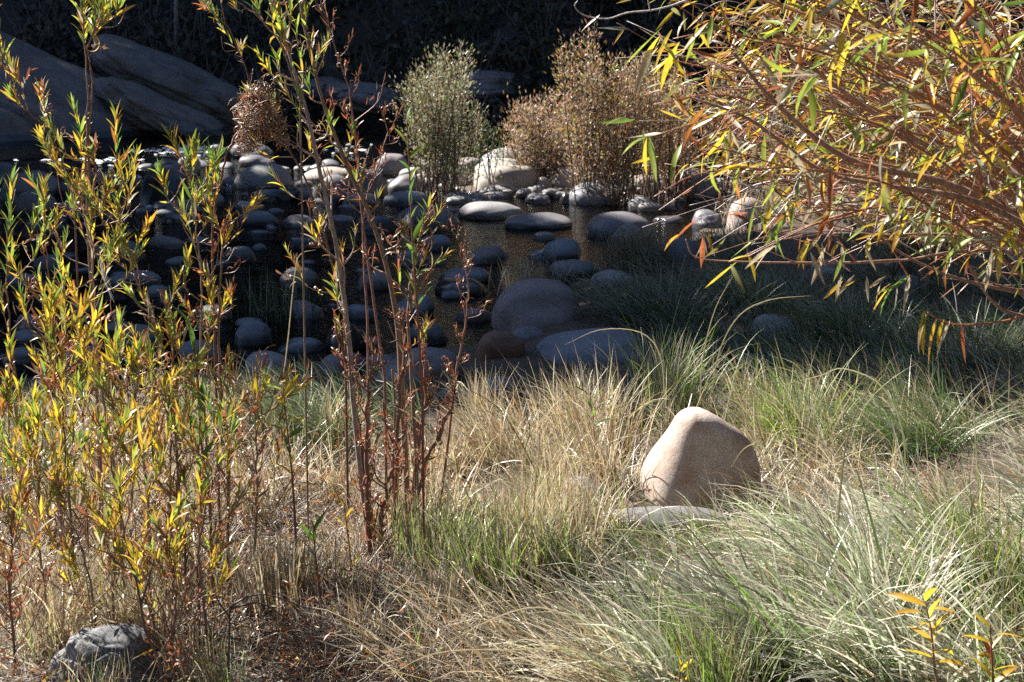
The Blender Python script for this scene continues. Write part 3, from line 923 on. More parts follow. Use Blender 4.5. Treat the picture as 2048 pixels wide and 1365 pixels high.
# ------------------------------------------------------------------ grass
def blades(buf, base, az, length, lean, bend, width, c0, c1, rng, seg=5):
    """Grass blades: BASE (n,3), heading AZ, LENGTH, angle from upright at the foot LEAN and extra BEND towards the tip."""
    n = len(base)
    s = np.linspace(0, 1, seg + 1)
    th = lean[:, None] + bend[:, None] * s[None, :] ** 1.4
    ds = length[:, None] / seg
    r = np.concatenate([np.zeros((n, 1)), np.cumsum(np.sin(th[:, :-1]) * ds, 1)], 1)
    z = np.concatenate([np.zeros((n, 1)), np.cumsum(np.cos(th[:, :-1]) * ds, 1)], 1)
    h = np.stack([np.cos(az), np.sin(az)], -1)
    side = np.stack([-np.sin(az), np.cos(az)], -1)
    wav = rng.normal(0, 0.02, (n, 1)) * (s ** 2)[None, :] * 3 * length[:, None]
    cen = np.stack([base[:, 0:1] + r * h[:, 0:1] + wav * side[:, 0:1], base[:, 1:2] + r * h[:, 1:2] + wav * side[:, 1:2], base[:, 2:3] + z], -1)
    tw = rng.uniform(-0.9, 0.9, (n, 1)) + s[None, :] * rng.normal(0, 0.5, (n, 1))
    wv = (width[:, None] * 0.5 * np.clip(1.05 - s ** 2.2, 0.08, 1)[None, :])
    nrm = np.stack([-np.cos(th) * h[:, 0:1], -np.cos(th) * h[:, 1:2], np.sin(th)], -1)
    sd = np.concatenate([side, np.zeros((n, 1))], 1)[:, None, :]
    off = (np.cos(tw)[..., None] * sd + np.sin(tw)[..., None] * nrm) * wv[..., None]
    v = np.stack([cen - off, cen + off], 2).reshape(-1, 3)
    k = np.arange(n)[:, None] * (2 * (seg + 1)) + np.arange(seg)[None, :] * 2
    q = np.stack([k, k + 1, k + 3, k + 2], -1).reshape(-1, 4)
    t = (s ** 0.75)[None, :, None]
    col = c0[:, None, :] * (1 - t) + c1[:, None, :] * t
    col = np.repeat(col[:, :, None, :], 2, 2).reshape(-1, 3)
    buf.add(v, q, None, col)

GP = {   # (weight, colour at foot, colour at tip)
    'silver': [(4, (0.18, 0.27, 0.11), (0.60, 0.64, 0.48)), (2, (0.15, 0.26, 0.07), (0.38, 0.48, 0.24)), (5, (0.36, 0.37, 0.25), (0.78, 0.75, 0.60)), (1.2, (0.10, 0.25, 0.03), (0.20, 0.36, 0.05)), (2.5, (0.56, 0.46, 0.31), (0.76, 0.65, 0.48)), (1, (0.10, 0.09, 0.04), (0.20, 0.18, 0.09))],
    'straw': [(5, (0.46, 0.36, 0.20), (0.74, 0.62, 0.42)), (3, (0.30, 0.21, 0.11), (0.55, 0.42, 0.25)), (2, (0.20, 0.24, 0.05), (0.55, 0.48, 0.20)), (1, (0.42, 0.19, 0.06), (0.46, 0.25, 0.09)), (1.5, (0.12, 0.08, 0.05), (0.24, 0.16, 0.10))],
    'mixed': [(4, (0.17, 0.28, 0.04), (0.44, 0.50, 0.14)), (2.5, (0.38, 0.31, 0.16), (0.70, 0.59, 0.38)), (4, (0.15, 0.31, 0.03), (0.28, 0.44, 0.05)), (1.2, (0.24, 0.15, 0.08), (0.46, 0.35, 0.20)), (1, (0.10, 0.08, 0.04), (0.2, 0.16, 0.09))],
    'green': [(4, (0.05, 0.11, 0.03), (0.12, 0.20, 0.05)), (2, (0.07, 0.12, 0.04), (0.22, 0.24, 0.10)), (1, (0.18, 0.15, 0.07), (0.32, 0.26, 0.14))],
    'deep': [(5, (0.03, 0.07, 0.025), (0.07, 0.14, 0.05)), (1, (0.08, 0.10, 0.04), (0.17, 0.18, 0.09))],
    'broom': [(4, (0.16, 0.12, 0.06), (0.30, 0.24, 0.14)), (1, (0.10, 0.11, 0.04), (0.22, 0.19, 0.09))],
    'litter': [(4, (0.42, 0.34, 0.24), (0.56, 0.47, 0.35)), (3, (0.24, 0.16, 0.10), (0.30, 0.21, 0.13)), (2, (0.16, 0.09, 0.05), (0.22, 0.12, 0.07)), (1, (0.14, 0.17, 0.05), (0.26, 0.27, 0.10))],
}
def gcols(pal, n, rng):
    tab = GP[pal]
    w = np.array([t[0] for t in tab], float)
    k = rng.choice(len(tab), n, p=w / w.sum())
    c0 = np.array([t[1] for t in tab])[k]; c1 = np.array([t[2] for t in tab])[k]
    f = rng.uniform(0.45, 1.2, (n, 1))
    return c0 * f, c1 * f

def off_stones(p, pad=0.72):
    keep = np.ones(len(p), bool)
    for x, y, r in STONES:
        if y < 21: keep &= ((p[:, 0] - x) ** 2 + (p[:, 1] - y) ** 2) > (r * pad) ** 2
    return keep

# the turf: regions of the ground (corners found in the view), each with its own kind of blades
def region(poly, n, rng):
    """N points of ground inside a polygon of the view."""
    P = np.array([at_ground(x, y, False) for x, y in poly])[:, :2]
    lo, hi = P.min(0), P.max(0)
    out = []
    tot = 0
    while tot < n:
        q = rng.uniform(lo, hi, (n * 2, 2))
        ins = np.zeros(len(q), bool)
        for i in range(len(P)):
            a, b = P[i], P[(i + 1) % len(P)]
            c = ((a[1] > q[:, 1]) != (b[1] > q[:, 1])) & (q[:, 0] < (b[0] - a[0]) * (q[:, 1] - a[1]) / (b[1] - a[1] + 1e-9) + a[0])
            ins ^= c
        q = q[ins]; out.append(q); tot += len(q)
    q = np.concatenate(out)[:n]
    z = terrain(q[:, 0], q[:, 1])
    p = np.concatenate([q, z[:, None]], 1)
    return p[(z > WATER + 0.01) & off_stones(p)]

tb = Buf()
def turf(poly, n, pal, length, lean, bend, az, azs, width, rng, clump=0.0):
    p = region(poly, n, rng)
    if clump:
        c = p[rng.integers(0, len(p), max(3, int(len(p) / (130 if length[1] > 0.5 else 100 if length[1] > 0.33 else 50))))]
        k = rng.integers(0, len(c), len(p))
        q = c[k] + np.concatenate([rng.normal(0, clump, (len(p), 2)), np.zeros((len(p), 1))], 1)
        q[:, 2] = terrain(q[:, 0], q[:, 1]) - 0.005
        p = q[(q[:, 2] > WATER) & off_stones(q)]
    m = len(p)
    c0, c1 = gcols(pal, m, rng)
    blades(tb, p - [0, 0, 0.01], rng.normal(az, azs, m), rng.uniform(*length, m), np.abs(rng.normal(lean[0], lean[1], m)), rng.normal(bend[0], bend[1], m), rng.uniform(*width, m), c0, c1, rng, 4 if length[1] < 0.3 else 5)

PI = math.pi
g = np.random.default_rng(21)
# flat dead matter everywhere on the near bank
turf([(-150, 1420), (2250, 1420), (2250, 760), (1500, 720), (900, 840), (-150, 850)], 6000, 'litter', (0.06, 0.20), (1.25, 0.25), (0.2, 0.4), 0, 3.0, (0.002, 0.005), g)
turf([(-150, 1420), (1000, 1420), (1000, 900), (-150, 860)], 9000, 'litter', (0.05, 0.18), (1.15, 0.35), (0.2, 0.6), 0, 3.0, (0.0025, 0.006), g)
# straw standing among the left willows
turf([(-120, 1420), (960, 1420), (960, 960), (640, 840), (-120, 880)], 5200, 'straw', (0.12, 0.38), (0.38, 0.34), (0.5, 0.7), PI * .9, 1.5, (0.0035, 0.0075), g, 0.05)
turf([(-120, 1420), (960, 1420), (960, 960), (640, 840), (-120, 880)], 1800, 'mixed', (0.12, 0.30), (0.3, 0.25), (0.3, 0.4), PI * .9, 1.5, (0.002, 0.004), g, 0.04)
# centre: upright straw with green feet
turf([(820, 1260), (1180, 1240), (1220, 1080), (1250, 940), (1080, 860), (840, 880)], 1700, 'straw', (0.16, 0.44), (0.3, 0.3), (0.6, 0.7), PI, 1.3, (0.0038, 0.0075), g, 0.045)
turf([(840, 1260), (1180, 1240), (1220, 1080), (1100, 980), (860, 1000)], 1100, 'mixed', (0.14, 0.38), (0.2, 0.2), (0.4, 0.4), PI, 1.3, (0.004, 0.008), g, 0.04)
turf([(1080, 1120), (1700, 1120), (1750, 900), (1120, 900)], 2200, 'litter', (0.08, 0.26), (1.0, 0.4), (0.3, 0.6), 0, 3.0, (0.003, 0.006), g)
turf([(1060, 1080), (1250, 1080), (1250, 900), (1120, 880)], 420, 'straw', (0.14, 0.34), (0.4, 0.3), (0.7, 0.6), PI, 1.5, (0.0035, 0.007), g)
turf([(1500, 1090), (1800, 1080), (1800, 880), (1520, 900)], 700, 'straw', (0.14, 0.36), (0.7, 0.3), (0.7, 0.6), PI, 1.2, (0.0035, 0.007), g)
turf([(1160, 1140), (1640, 1130), (1600, 1082), (1170, 1085)], 420, 'mixed', (0.14, 0.34), (0.6, 0.3), (0.8, 0.5), PI * 1.03, 0.5, (0.003, 0.006), g)
# behind the boulder
turf([(900, 920), (1560, 910), (1600, 800), (960, 850)], 1300, 'straw', (0.16, 0.4), (0.3, 0.28), (0.8, 0.7), PI, 1.2, (0.0035, 0.007), g, 0.06)
turf([(1420, 900), (2200, 980), (2200, 720), (1560, 740)], 2800, 'green', (0.2, 0.46), (0.75, 0.25), (0.7, 0.4), PI * 1.08, 0.6, (0.004, 0.0075), g, 0.09)
turf([(1420, 1000), (2200, 1020), (2200, 720), (1560, 760)], 2800, 'straw', (0.15, 0.44), (0.8, 0.4), (0.7, 0.6), PI * 1.05, 0.9, (0.0035, 0.007), g, 0.08)
# right foreground: long silvery blades thrown to the left
turf([(1240, 1420), (2250, 1420), (2250, 1040), (1800, 1080), (1560, 1180), (1300, 1190)], 2300, 'silver', (0.20, 0.62), (0.78, 0.28), (0.75, 0.5), PI * 1.04, 0.45, (0.006, 0.0125), g, 0.07)
turf([(1180, 1420), (2250, 1420), (2250, 1080), (1700, 1150), (1330, 1180)], 1300, 'mixed', (0.15, 0.42), (0.4, 0.3), (0.6, 0.5), PI, 0.9, (0.004, 0.008), g, 0.06)
turf([(860, 1420), (1350, 1420), (1330, 1220), (900, 1260)], 1300, 'straw', (0.2, 0.55), (0.9, 0.3), (0.7, 0.5), PI * 1.0, 0.7, (0.0035, 0.0075), g, 0.06)
# shaded flat beyond
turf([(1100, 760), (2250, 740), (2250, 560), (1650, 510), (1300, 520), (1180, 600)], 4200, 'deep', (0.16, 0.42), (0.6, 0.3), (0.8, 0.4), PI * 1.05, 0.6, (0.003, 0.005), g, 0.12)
turf([(1500, 640), (2250, 640), (2250, 440), (1560, 440)], 5200, 'broom', (0.12, 0.34), (0.4, 0.3), (0.5, 0.4), PI, 1.2, (0.003, 0.005), g, 0.12)
turf([(1400, 520), (2250, 500), (2250, 380), (1500, 400)], 4200, 'litter', (0.2, 0.5), (0.4, 0.3), (0.5, 0.4), PI, 1.5, (0.004, 0.008), g, 0.12)
turf([(-150, 860), (900, 850), (900, 800), (-150, 770)], 900, 'green', (0.12, 0.30), (0.5, 0.3), (0.7, 0.4), PI, 1.2, (0.003, 0.006), g, 0.1)
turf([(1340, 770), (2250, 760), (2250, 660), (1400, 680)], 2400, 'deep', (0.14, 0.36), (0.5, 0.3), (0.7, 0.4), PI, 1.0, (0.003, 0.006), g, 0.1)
turf([(440, 900), (900, 890), (840, 830), (520, 830)], 1300, 'green', (0.2, 0.45), (0.6, 0.3), (0.9, 0.4), PI * 1.0, 0.5, (0.0036, 0.007), g, 0.07)
link('grass', tb.mesh('grass', M_GRASS), kind='stuff')

# tussocks one can point to: each a thing with its tallest blades as parts and its dense heart as one part
def tussock(px, py, label, pal, n, nbig, length, spread, lean, bend, az, azs, width, seed, group='grass tussocks on the bank', water=False):
    rng = np.random.default_rng(seed)
    o = at_ground(px, py)
    t = thing('grass_tussock', label, 'grass tussock', tuple(o), group)
    def lot(k, ls):
        p = np.concatenate([rng.normal(0, spread, (k, 2)), np.zeros((k, 1))], 1) + o
        p[:, 2] = np.maximum(terrain(p[:, 0], p[:, 1]), WATER if water else -9) - 0.01
        # blades splay outward from the heart
        a = np.arctan2(p[:, 1] - o[1], p[:, 0] - o[0])
        m = rng.normal(az, azs, k)
        f = rng.uniform(0, 1, k) < 0.3
        a = np.where(f, a, m)
        c0, c1 = gcols(pal, k, rng)
        return p, a, rng.uniform(length[0] * ls, length[1] * ls, k), np.abs(rng.normal(lean[0], lean[1], k)), rng.normal(bend[0], bend[1], k), rng.uniform(*width, k), c0, c1
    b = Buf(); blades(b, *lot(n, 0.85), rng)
    link('blades', b.mesh('blades', M_GRASS, o), t, kind='stuff')
    L_ = lot(nbig, 1.12)
    for i in range(nbig):
        b = Buf(); blades(b, *[x[i:i + 1] for x in L_], rng, 9)
        link('blade', b.mesh('blade', M_GRASS, o), t)
    return t

tussock(1590, 1340, 'tall silvery green tussock sweeping left below the pale upright boulder', 'silver', 260, 34, (0.45, 0.72), 0.09, (0.62, 0.2), (0.9, 0.35), PI * 1.03, 0.35, (0.006, 0.012), 1)
tussock(1760, 1290, 'silvery tussock with upright striped blades right of the sweeping one', 'silver', 223, 30, (0.4, 0.62), 0.08, (0.35, 0.2), (0.7, 0.35), PI * 1.0, 0.5, (0.006, 0.012), 2)
tussock(1960, 1180, 'bright green tussock at the right edge of the sunlit grass', 'mixed', 285, 22, (0.36, 0.6), 0.09, (0.3, 0.2), (0.7, 0.35), PI * 0.98, 0.8, (0.003, 0.006), 3)
tussock(1420, 1390, 'fresh green tussock with fine erect blades at the bottom of the view', 'mixed', 260, 22, (0.25, 0.45), 0.08, (0.25, 0.15), (0.5, 0.3), PI * 0.9, 0.9, (0.0025, 0.0045), 4)
tussock(1740, 1200, 'silvery tussock just in front of the low tan stone', 'silver', 186, 24, (0.4, 0.62), 0.08, (0.62, 0.2), (0.85, 0.3), PI * 1.02, 0.4, (0.006, 0.012), 5)
tussock(1850, 1390, 'dense green tussock under the yellow-leaved sapling', 'silver', 204, 22, (0.4, 0.68), 0.09, (0.6, 0.2), (0.8, 0.3), PI * 1.03, 0.4, (0.006, 0.012), 6)
tussock(1180, 905, 'large straw tussock with olive feet behind the pale upright boulder', 'straw', 322, 36, (0.34, 0.56), 0.11, (0.25, 0.18), (0.75, 0.4), PI * 0.95, 1.2, (0.0036, 0.007), 7)
tussock(1340, 850, 'straw tussock with tall arching tips between boulder and shaded slab', 'mixed', 235, 32, (0.40, 0.66), 0.10, (0.2, 0.15), (0.75, 0.4), PI * 0.2, 1.4, (0.0036, 0.007), 8)
tussock(1010, 930, 'straw tussock bowing over beside the right tall willow stem', 'straw', 285, 20, (0.28, 0.44), 0.09, (0.35, 0.2), (0.9, 0.4), PI * 0.9, 1.0, (0.0036, 0.007), 9)
tussock(1060, 592, 'dry pale tuft standing behind the great grey dome', 'straw', 223, 12, (0.30, 0.46), 0.13, (0.12, 0.1), (0.4, 0.3), PI * 0.8, 1.5, (0.0035, 0.006), 10, water=True)
tussock(1268, 540, 'broom-like brown tussock at the pool edge', 'broom', 620, 14, (0.36, 0.52), 0.12, (0.22, 0.12), (0.25, 0.2), PI * 0.5, 2.2, (0.004, 0.006), 11, water=True)
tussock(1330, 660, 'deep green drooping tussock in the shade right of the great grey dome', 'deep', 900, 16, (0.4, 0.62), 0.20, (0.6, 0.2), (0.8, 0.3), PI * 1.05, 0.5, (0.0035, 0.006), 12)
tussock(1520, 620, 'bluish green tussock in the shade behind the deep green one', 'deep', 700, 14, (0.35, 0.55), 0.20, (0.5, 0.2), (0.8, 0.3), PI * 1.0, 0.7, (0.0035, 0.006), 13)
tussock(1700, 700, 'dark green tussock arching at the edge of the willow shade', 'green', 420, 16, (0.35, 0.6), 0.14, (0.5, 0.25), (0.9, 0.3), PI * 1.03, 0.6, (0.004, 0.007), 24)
tussock(1930, 720, 'grey-green tussock under the lowest willow twig', 'mixed', 360, 16, (0.3, 0.55), 0.14, (0.45, 0.25), (0.8, 0.3), PI * 1.0, 0.8, (0.004, 0.007), 25)
tussock(1820, 900, 'matted green tussock combed left in half shade', 'green', 496, 20, (0.4, 0.62), 0.16, (0.8, 0.2), (0.6, 0.3), PI * 1.08, 0.35, (0.0036, 0.007), 14)
tussock(1600, 900, 'olive tussock leaning behind the right shoulder of the pale boulder', 'mixed', 322, 20, (0.35, 0.55), 0.10, (0.4, 0.2), (0.7, 0.3), PI * 0.9, 0.9, (0.0036, 0.007), 15)
tussock(880, 1180, 'erect straw clump with bright green feet right of the tall willow stems', 'mixed', 285, 18, (0.3, 0.5), 0.08, (0.15, 0.1), (0.3, 0.3), PI * 0.5, 1.6, (0.0036, 0.007), 16)
tussock(1050, 1150, 'pale erect clump in the middle of the sunlit straw', 'straw', 285, 18, (0.3, 0.48), 0.08, (0.14, 0.1), (0.4, 0.3), PI * 0.5, 1.6, (0.0036, 0.007), 17)
tussock(610, 890, 'green tussock drooping right beside the leafy low sapling', 'green', 285, 14, (0.35, 0.55), 0.10, (0.6, 0.2), (0.8, 0.3), PI * 1.02, 0.5, (0.0036, 0.007), 18)
tussock(215, 1420, 'straw clump leaning over the front of the lichen-mottled rock', 'straw', 90, 10, (0.16, 0.28), 0.12, (0.3, 0.2), (0.5, 0.4), PI * 0.6, 1.6, (0.003, 0.006), 30)
tussock(130, 1250, 'sunlit straw clump behind the lichen-mottled rock', 'straw', 260, 14, (0.22, 0.36), 0.08, (0.2, 0.12), (0.4, 0.3), PI * 0.6, 1.6, (0.0036, 0.007), 19)
tussock(560, 1220, 'bright straw clump between the dark twig and the lichen-mottled rock', 'straw', 260, 14, (0.24, 0.42), 0.08, (0.15, 0.1), (0.3, 0.3), PI * 0.5, 1.6, (0.0036, 0.007), 20)
tussock(560, 640, 'dark green water weed standing in the near channel', 'deep', 130, 10, (0.25, 0.5), 0.16, (0.1, 0.08), (0.12, 0.15), PI, 2.0, (0.004, 0.007), 22, 'weeds in the channel', True)
tussock(845, 470, 'thin dark weed growing on the weedy hump', 'deep', 100, 10, (0.2, 0.42), 0.14, (0.15, 0.1), (0.2, 0.2), PI, 2.0, (0.004, 0.007), 23, 'weeds in the channel', True)

# single long stalks that stand out
def stalk(pts, Y, w, c0, c1, label, dY=0.0):
    p = np.array([at_y(x, y, Y + dY * i / (len(pts) - 1)) for i, (x, y) in enumerate(pts)])
    p = smooth_path(p, 18)
    b = Buf(); n = len(p)
    tan = unit(np.gradient(p, axis=0)); side = unit(np.cross(tan, [0.15, 1, 0.25])); up = np.cross(side, tan)
    ww = (w * 0.5 * np.clip(1.05 - np.linspace(0, 1, n) ** 3, 0.1, 1))[:, None]
    v = np.stack([p - side * ww, p + up * ww * 0.35, p + side * ww], 1).reshape(-1, 3)
    q = []
    for i in range(n - 1):
        for k in range(2): q.append((i * 3 + k, i * 3 + k + 1, i * 3 + k + 4, i * 3 + k + 3))
    s = np.repeat(np.linspace(0, 1, n), 3)[:, None]
    b.add(v, q, None, np.array(c0) * (1 - s) + np.array(c1) * s)
    o = link('grass_stalk', b.mesh('grass_stalk', M_GRASS, p[0]), None, tuple(p[0]))
    tag(o, label, 'grass', 'single long grass stalks')
SV0, SV1, ST0, ST1 = (0.18, 0.26, 0.09), (0.42, 0.44, 0.28), (0.36, 0.28, 0.15), (0.52, 0.42, 0.26)
stalk([(1655, 1290), (1672, 1100), (1690, 900), (1730, 790), (1797, 705)], 6.6, 0.0075, SV0, (0.34, 0.22, 0.10), 'long straight green stalk crossing the matted grass to a brown tip', 0.2)
stalk([(1800, 1120), (1810, 900), (1770, 780), (1690, 738), (1640, 752), (1585, 765)], 7.0, 0.006, SV0, (0.55, 0.47, 0.32), 'pale stalk arching left high over the matted grass')
stalk([(1640, 1180), (1590, 1040), (1530, 920), (1488, 855), (1482, 850)], 6.7, 0.006, SV0, ST1, 'pale green stalk standing just right of the pale boulder')
stalk([(1700, 1230), (1630, 1060), (1570, 940), (1520, 892), (1488, 898), (1462, 935)], 6.7, 0.006, SV0, ST1, 'stalk hooked over at its tip beside the pale boulder')
stalk([(1950, 1180), (1956, 1000), (1950, 860), (1945, 780)], 7.0, 0.006, SV0, ST1, 'upright striped stalk at the right of the sunlit grass')
stalk([(1500, 1240), (1420, 1120), (1330, 1070), (1200, 1060), (1130, 1085)], 6.2, 0.005, SV0, ST1, 'pale stalk bowed left across the flat grey slab')
stalk([(1420, 800), (1440, 700), (1480, 630), (1540, 600), (1620, 592)], 9.2, 0.006, (0.25, 0.25, 0.08), ST1, 'arching stalk reaching into the shade above the slab')
stalk([(1400, 810), (1405, 720), (1430, 620), (1470, 545)], 9.2, 0.006, (0.25, 0.25, 0.08), ST1, 'tall straight straw stalk reaching toward the broom-like tussock')
stalk([(1330, 800), (1320, 710), (1280, 665), (1200, 660), (1130, 690)], 9.0, 0.005, ST0, ST1, 'straw stalk looping left over the broad bluish slab')
stalk([(1230, 1400), (1180, 1270), (1080, 1215), (960, 1250), (850, 1320)], 5.8, 0.006, ST0, ST1, 'straw blade bowed low across the bottom litter')
stalk([(1360, 1420), (1200, 1310), (1020, 1300), (860, 1310), (740, 1380)], 5.6, 0.006, (0.3, 0.26, 0.12), ST1, 'long dry blade lying in an arch at the bottom edge')
stalk([(480, 1000), (492, 900), (560, 780), (588, 560), (600, 510), (632, 500)], 7.2, 0.005, ST0, ST1, 'bare nodding stalk left of the tall willow stems')
stalk([(1000, 1190), (940, 1000), (870, 880), (820, 830), (760, 800)], 7.0, 0.005, ST0, ST1, 'straw stalk leaning left behind the right tall stem')

# ------------------------------------------------------------------ willow saplings
REDBARK, GREYBARK, BROWNBARK = (0.13, 0.06, 0.045), (0.24, 0.19, 0.17), (0.17, 0.105, 0.075)
def interp_path(p, t):
    i = np.clip(t, 0, 1) * (len(p) - 1)
    k = int(min(math.floor(i), len(p) - 2)); f = i - k
    return p[k] * (1 - f) + p[k + 1] * f, unit(p[k + 1] - p[k])

def spray(LV, rng, a, b_, n, kind, ln, tab_low, tab_high, spread=0.6, start=0.25):
    """Leaves up a twig from A to B: dense and steep at its tip."""
    d0 = unit(b_ - a)
    for i in range(n):
        t = start + (1 - start) * ((i + rng.uniform(0, 1)) / n) ** 0.8
        p = a * (1 - t) + b_ * t
        az = i * 2.4 + rng.uniform(-0.5, 0.5)
        side = unit(np.cross(d0, [0.3, 0.9, 0.2])); s2 = np.cross(d0, side)
        r = side * math.cos(az) + s2 * math.sin(az)
        sp = spread * (1.25 - 0.6 * t) * rng.uniform(0.5, 1.3)
        d = unit(d0 * math.cos(sp) + r * math.sin(sp) + [0, 0, 0.18])
        hint = unit(-r * 0.7 + d0 * 0.6 + rng.normal(0, 0.3, 3))
        tab = tab_high if rng.uniform() < 0.25 + 0.75 * t else tab_low
        LV.add(p, d, hint, rng.uniform(*ln) * (1.08 - 0.35 * t * rng.uniform()), kind, pick(rng, tab))

HI_G = {'green': 4, 'lime': 4, 'yellow': 1.5, 'dgreen': 1}
HI_Y = {'lime': 5, 'yellow': 3, 'gold': 0.8, 'green': 3.5, 'dgreen': 0.8}
LO_Y = {'yellow': 5, 'gold': 2.5, 'orange': 1.3, 'brown': 1, 'lime': 2.5, 'green': 1, 'pale': 0.7}
LO_B = {'gold': 2, 'orange': 1.8, 'rust': 1.3, 'brown': 2, 'pale': 2.5, 'yellow': 3, 'lime': 2}
DEAD = {'rust': 5, 'brown': 4, 'pale': 1.5}
ONE_G = {'green': 3, 'dgreen': 2, 'lime': 2}

def sapling(label, stem, Y, nb, hi, lo, zone=(0.35, 1.0), blen=(0.12, 0.34), nl=(8, 15), ln=(0.05, 0.09), r=(0.009, 0.0025), bark=REDBARK, kind='narrow', cap=80, seed=0, dead=0, cat='willow', dY=0.0, top=14, ang=0.6, name='willow_sapling', group='willow shoots on the near bank', only_top=False):
    rng = np.random.default_rng(1000 + abs(seed) * 3)
    if seed >= 10 and seed != 25: nb, blen, nl, zone, ln, r = int(nb * (2.6 if stem[-1][1] > 600 else 1.5 if stem[-1][1] > 340 else 1.2)), (blen[0] * 1.0, blen[1] * 1.4), (nl[0] + 3, nl[1] + 6), (max(zone[0] - 0.25, 0.04), zone[1]), (ln[0] * 0.95, ln[1] * 1.12), (r[0] * 0.72, r[1] * 0.85)
    elif dead < 0.8 and seed < 10: nb = int(nb * 1.4)
    n = len(stem)
    P = np.array([at_y(x, y, Y + dY * i / max(n - 1, 1)) for i, (x, y) in enumerate(stem)])
    P = smooth_path(P, 30)
    foot = P[0].copy(); foot[2] = float(terrain(foot[0], foot[1])) - 0.03
    if foot[2] < P[0][2]: P = np.concatenate([[foot], P])
    o = P[0].copy()
    P = P + np.cumsum(rng.normal(0, 0.0025 if seed in (1, 2) else 0.0055, P.shape), 0) * np.linspace(0, 1, len(P))[:, None]
    if bark == REDBARK and rng.uniform() < 0.6: bark = [(0.20, 0.13, 0.095), (0.24, 0.17, 0.13), (0.19, 0.10, 0.07)][int(rng.integers(0, 3))]
    t = thing(name, label, cat, tuple(o), group)
    b = Buf(); tube(b, P, r[0], r[1], np.array(bark), np.array(bark) * 1.25, 7)
    for k in range(10):     # knots where old leaves sat
        p, d = interp_path(P, rng.uniform(0.1, 0.95))
        sd = unit(np.cross(d, rng.normal(size=3)))
        tube(b, [p, p + sd * r[0] * 1.5 + d * r[0] * 1.2], r[0] * 0.5, r[0] * 0.2, np.array(bark) * 0.8, sides=4)
    link('stem', b.mesh('stem', M_BARK, o), t)
    LV, LD = Leaves(), Leaves()
    for k in range(nb):
        s = zone[0] + (zone[1] - zone[0]) * (k + rng.uniform(0, 1)) / nb
        p, d = interp_path(P, s)
        a = k * 2.4 + rng.uniform(-0.9, 0.9)
        side = unit(np.cross(d, [0.1, 1, 0.2])); s2 = np.cross(d, side)
        rad = side * math.cos(a) + s2 * math.sin(a) * 0.8
        an = min(ang * rng.uniform(0.8, 1.9), 1.35)
        e = unit(d * math.cos(an) + rad * math.sin(an))
        L_ = rng.uniform(*blen) * (1.1 - 0.45 * (s - zone[0]) / max(zone[1] - zone[0], .01))
        m = p + e * L_ * 0.5 + rng.normal(0, 0.012, 3)
        q = m + unit(e * 0.55 + np.array([rng.normal(0, .25), rng.normal(0, .25), 0.75])) * L_ * 0.5
        path = smooth_path([p, m, q], 8)
        bb = Buf(); tube(bb, path, r[1] * 0.95, 0.0012, np.array(bark) * rng.uniform(.8, 1.6), sides=5)
        # a finer side twig, often bare
        if rng.uniform() < 0.7:
            w = unit(rng.normal(0, .7, 3) + e * .6 + [0, 0, .3]) * L_ * rng.uniform(.25, .6)
            tube(bb, smooth_path([m, m + w * .5 + rng.normal(0, .008, 3), m + w], 5), 0.0013, 0.0007, np.array(bark) * rng.uniform(1.0, 2.2), sides=4)
            if rng.uniform() < 0.5: spray(LD, rng, m, m + w, int(rng.integers(3, 7)), 'curl', (0.025, 0.05), DEAD, DEAD, 1.0)
        link('branch', bb.mesh('branch', M_BARK, o), t)
        lowf = s < zone[0] + 0.45 * (zone[1] - zone[0])
        fate = rng.uniform()
        if s < 0.22 and fate > 0.4: fate *= 0.35
        if fate < max(dead, 0.16):
            spray(LD, rng, p, q, int(rng.integers(6, 12)), 'curl', (ln[0] * 0.8, ln[1] * 0.8), DEAD, DEAD, 0.9)
        elif fate < max(dead, 0.14) + 0.10:
            pass
        else:
            n_ = int(rng.integers(*nl))
            yel = lowf or rng.uniform() < 0.35
            spray(LV, rng, m, q + (q - m) * .3, n_, kind, ln, lo, lo if yel else hi, 0.42, 0.05)
            spray(LD if rng.uniform() < .4 else LV, rng, p, m, max(2, n_ // 4), 'curl' if rng.uniform() < .5 else kind, (ln[0] * .7, ln[1] * .75), LO_B, LO_B, 0.8)
    if top:
        a, _ = interp_path(P, 0.80)
        spray(LV if dead < 0.8 else LD, rng, a, P[-1] + (P[-1] - P[-3]) * 0.2, top, kind if dead < 0.8 else 'curl', ln, lo if dead < .8 else DEAD, hi if dead < .8 else DEAD, 0.5, 0.1)
    LV.build(t, o, cap, rng)
    LD.build(t, o, 40, rng, 'dead_leaf')
    return t

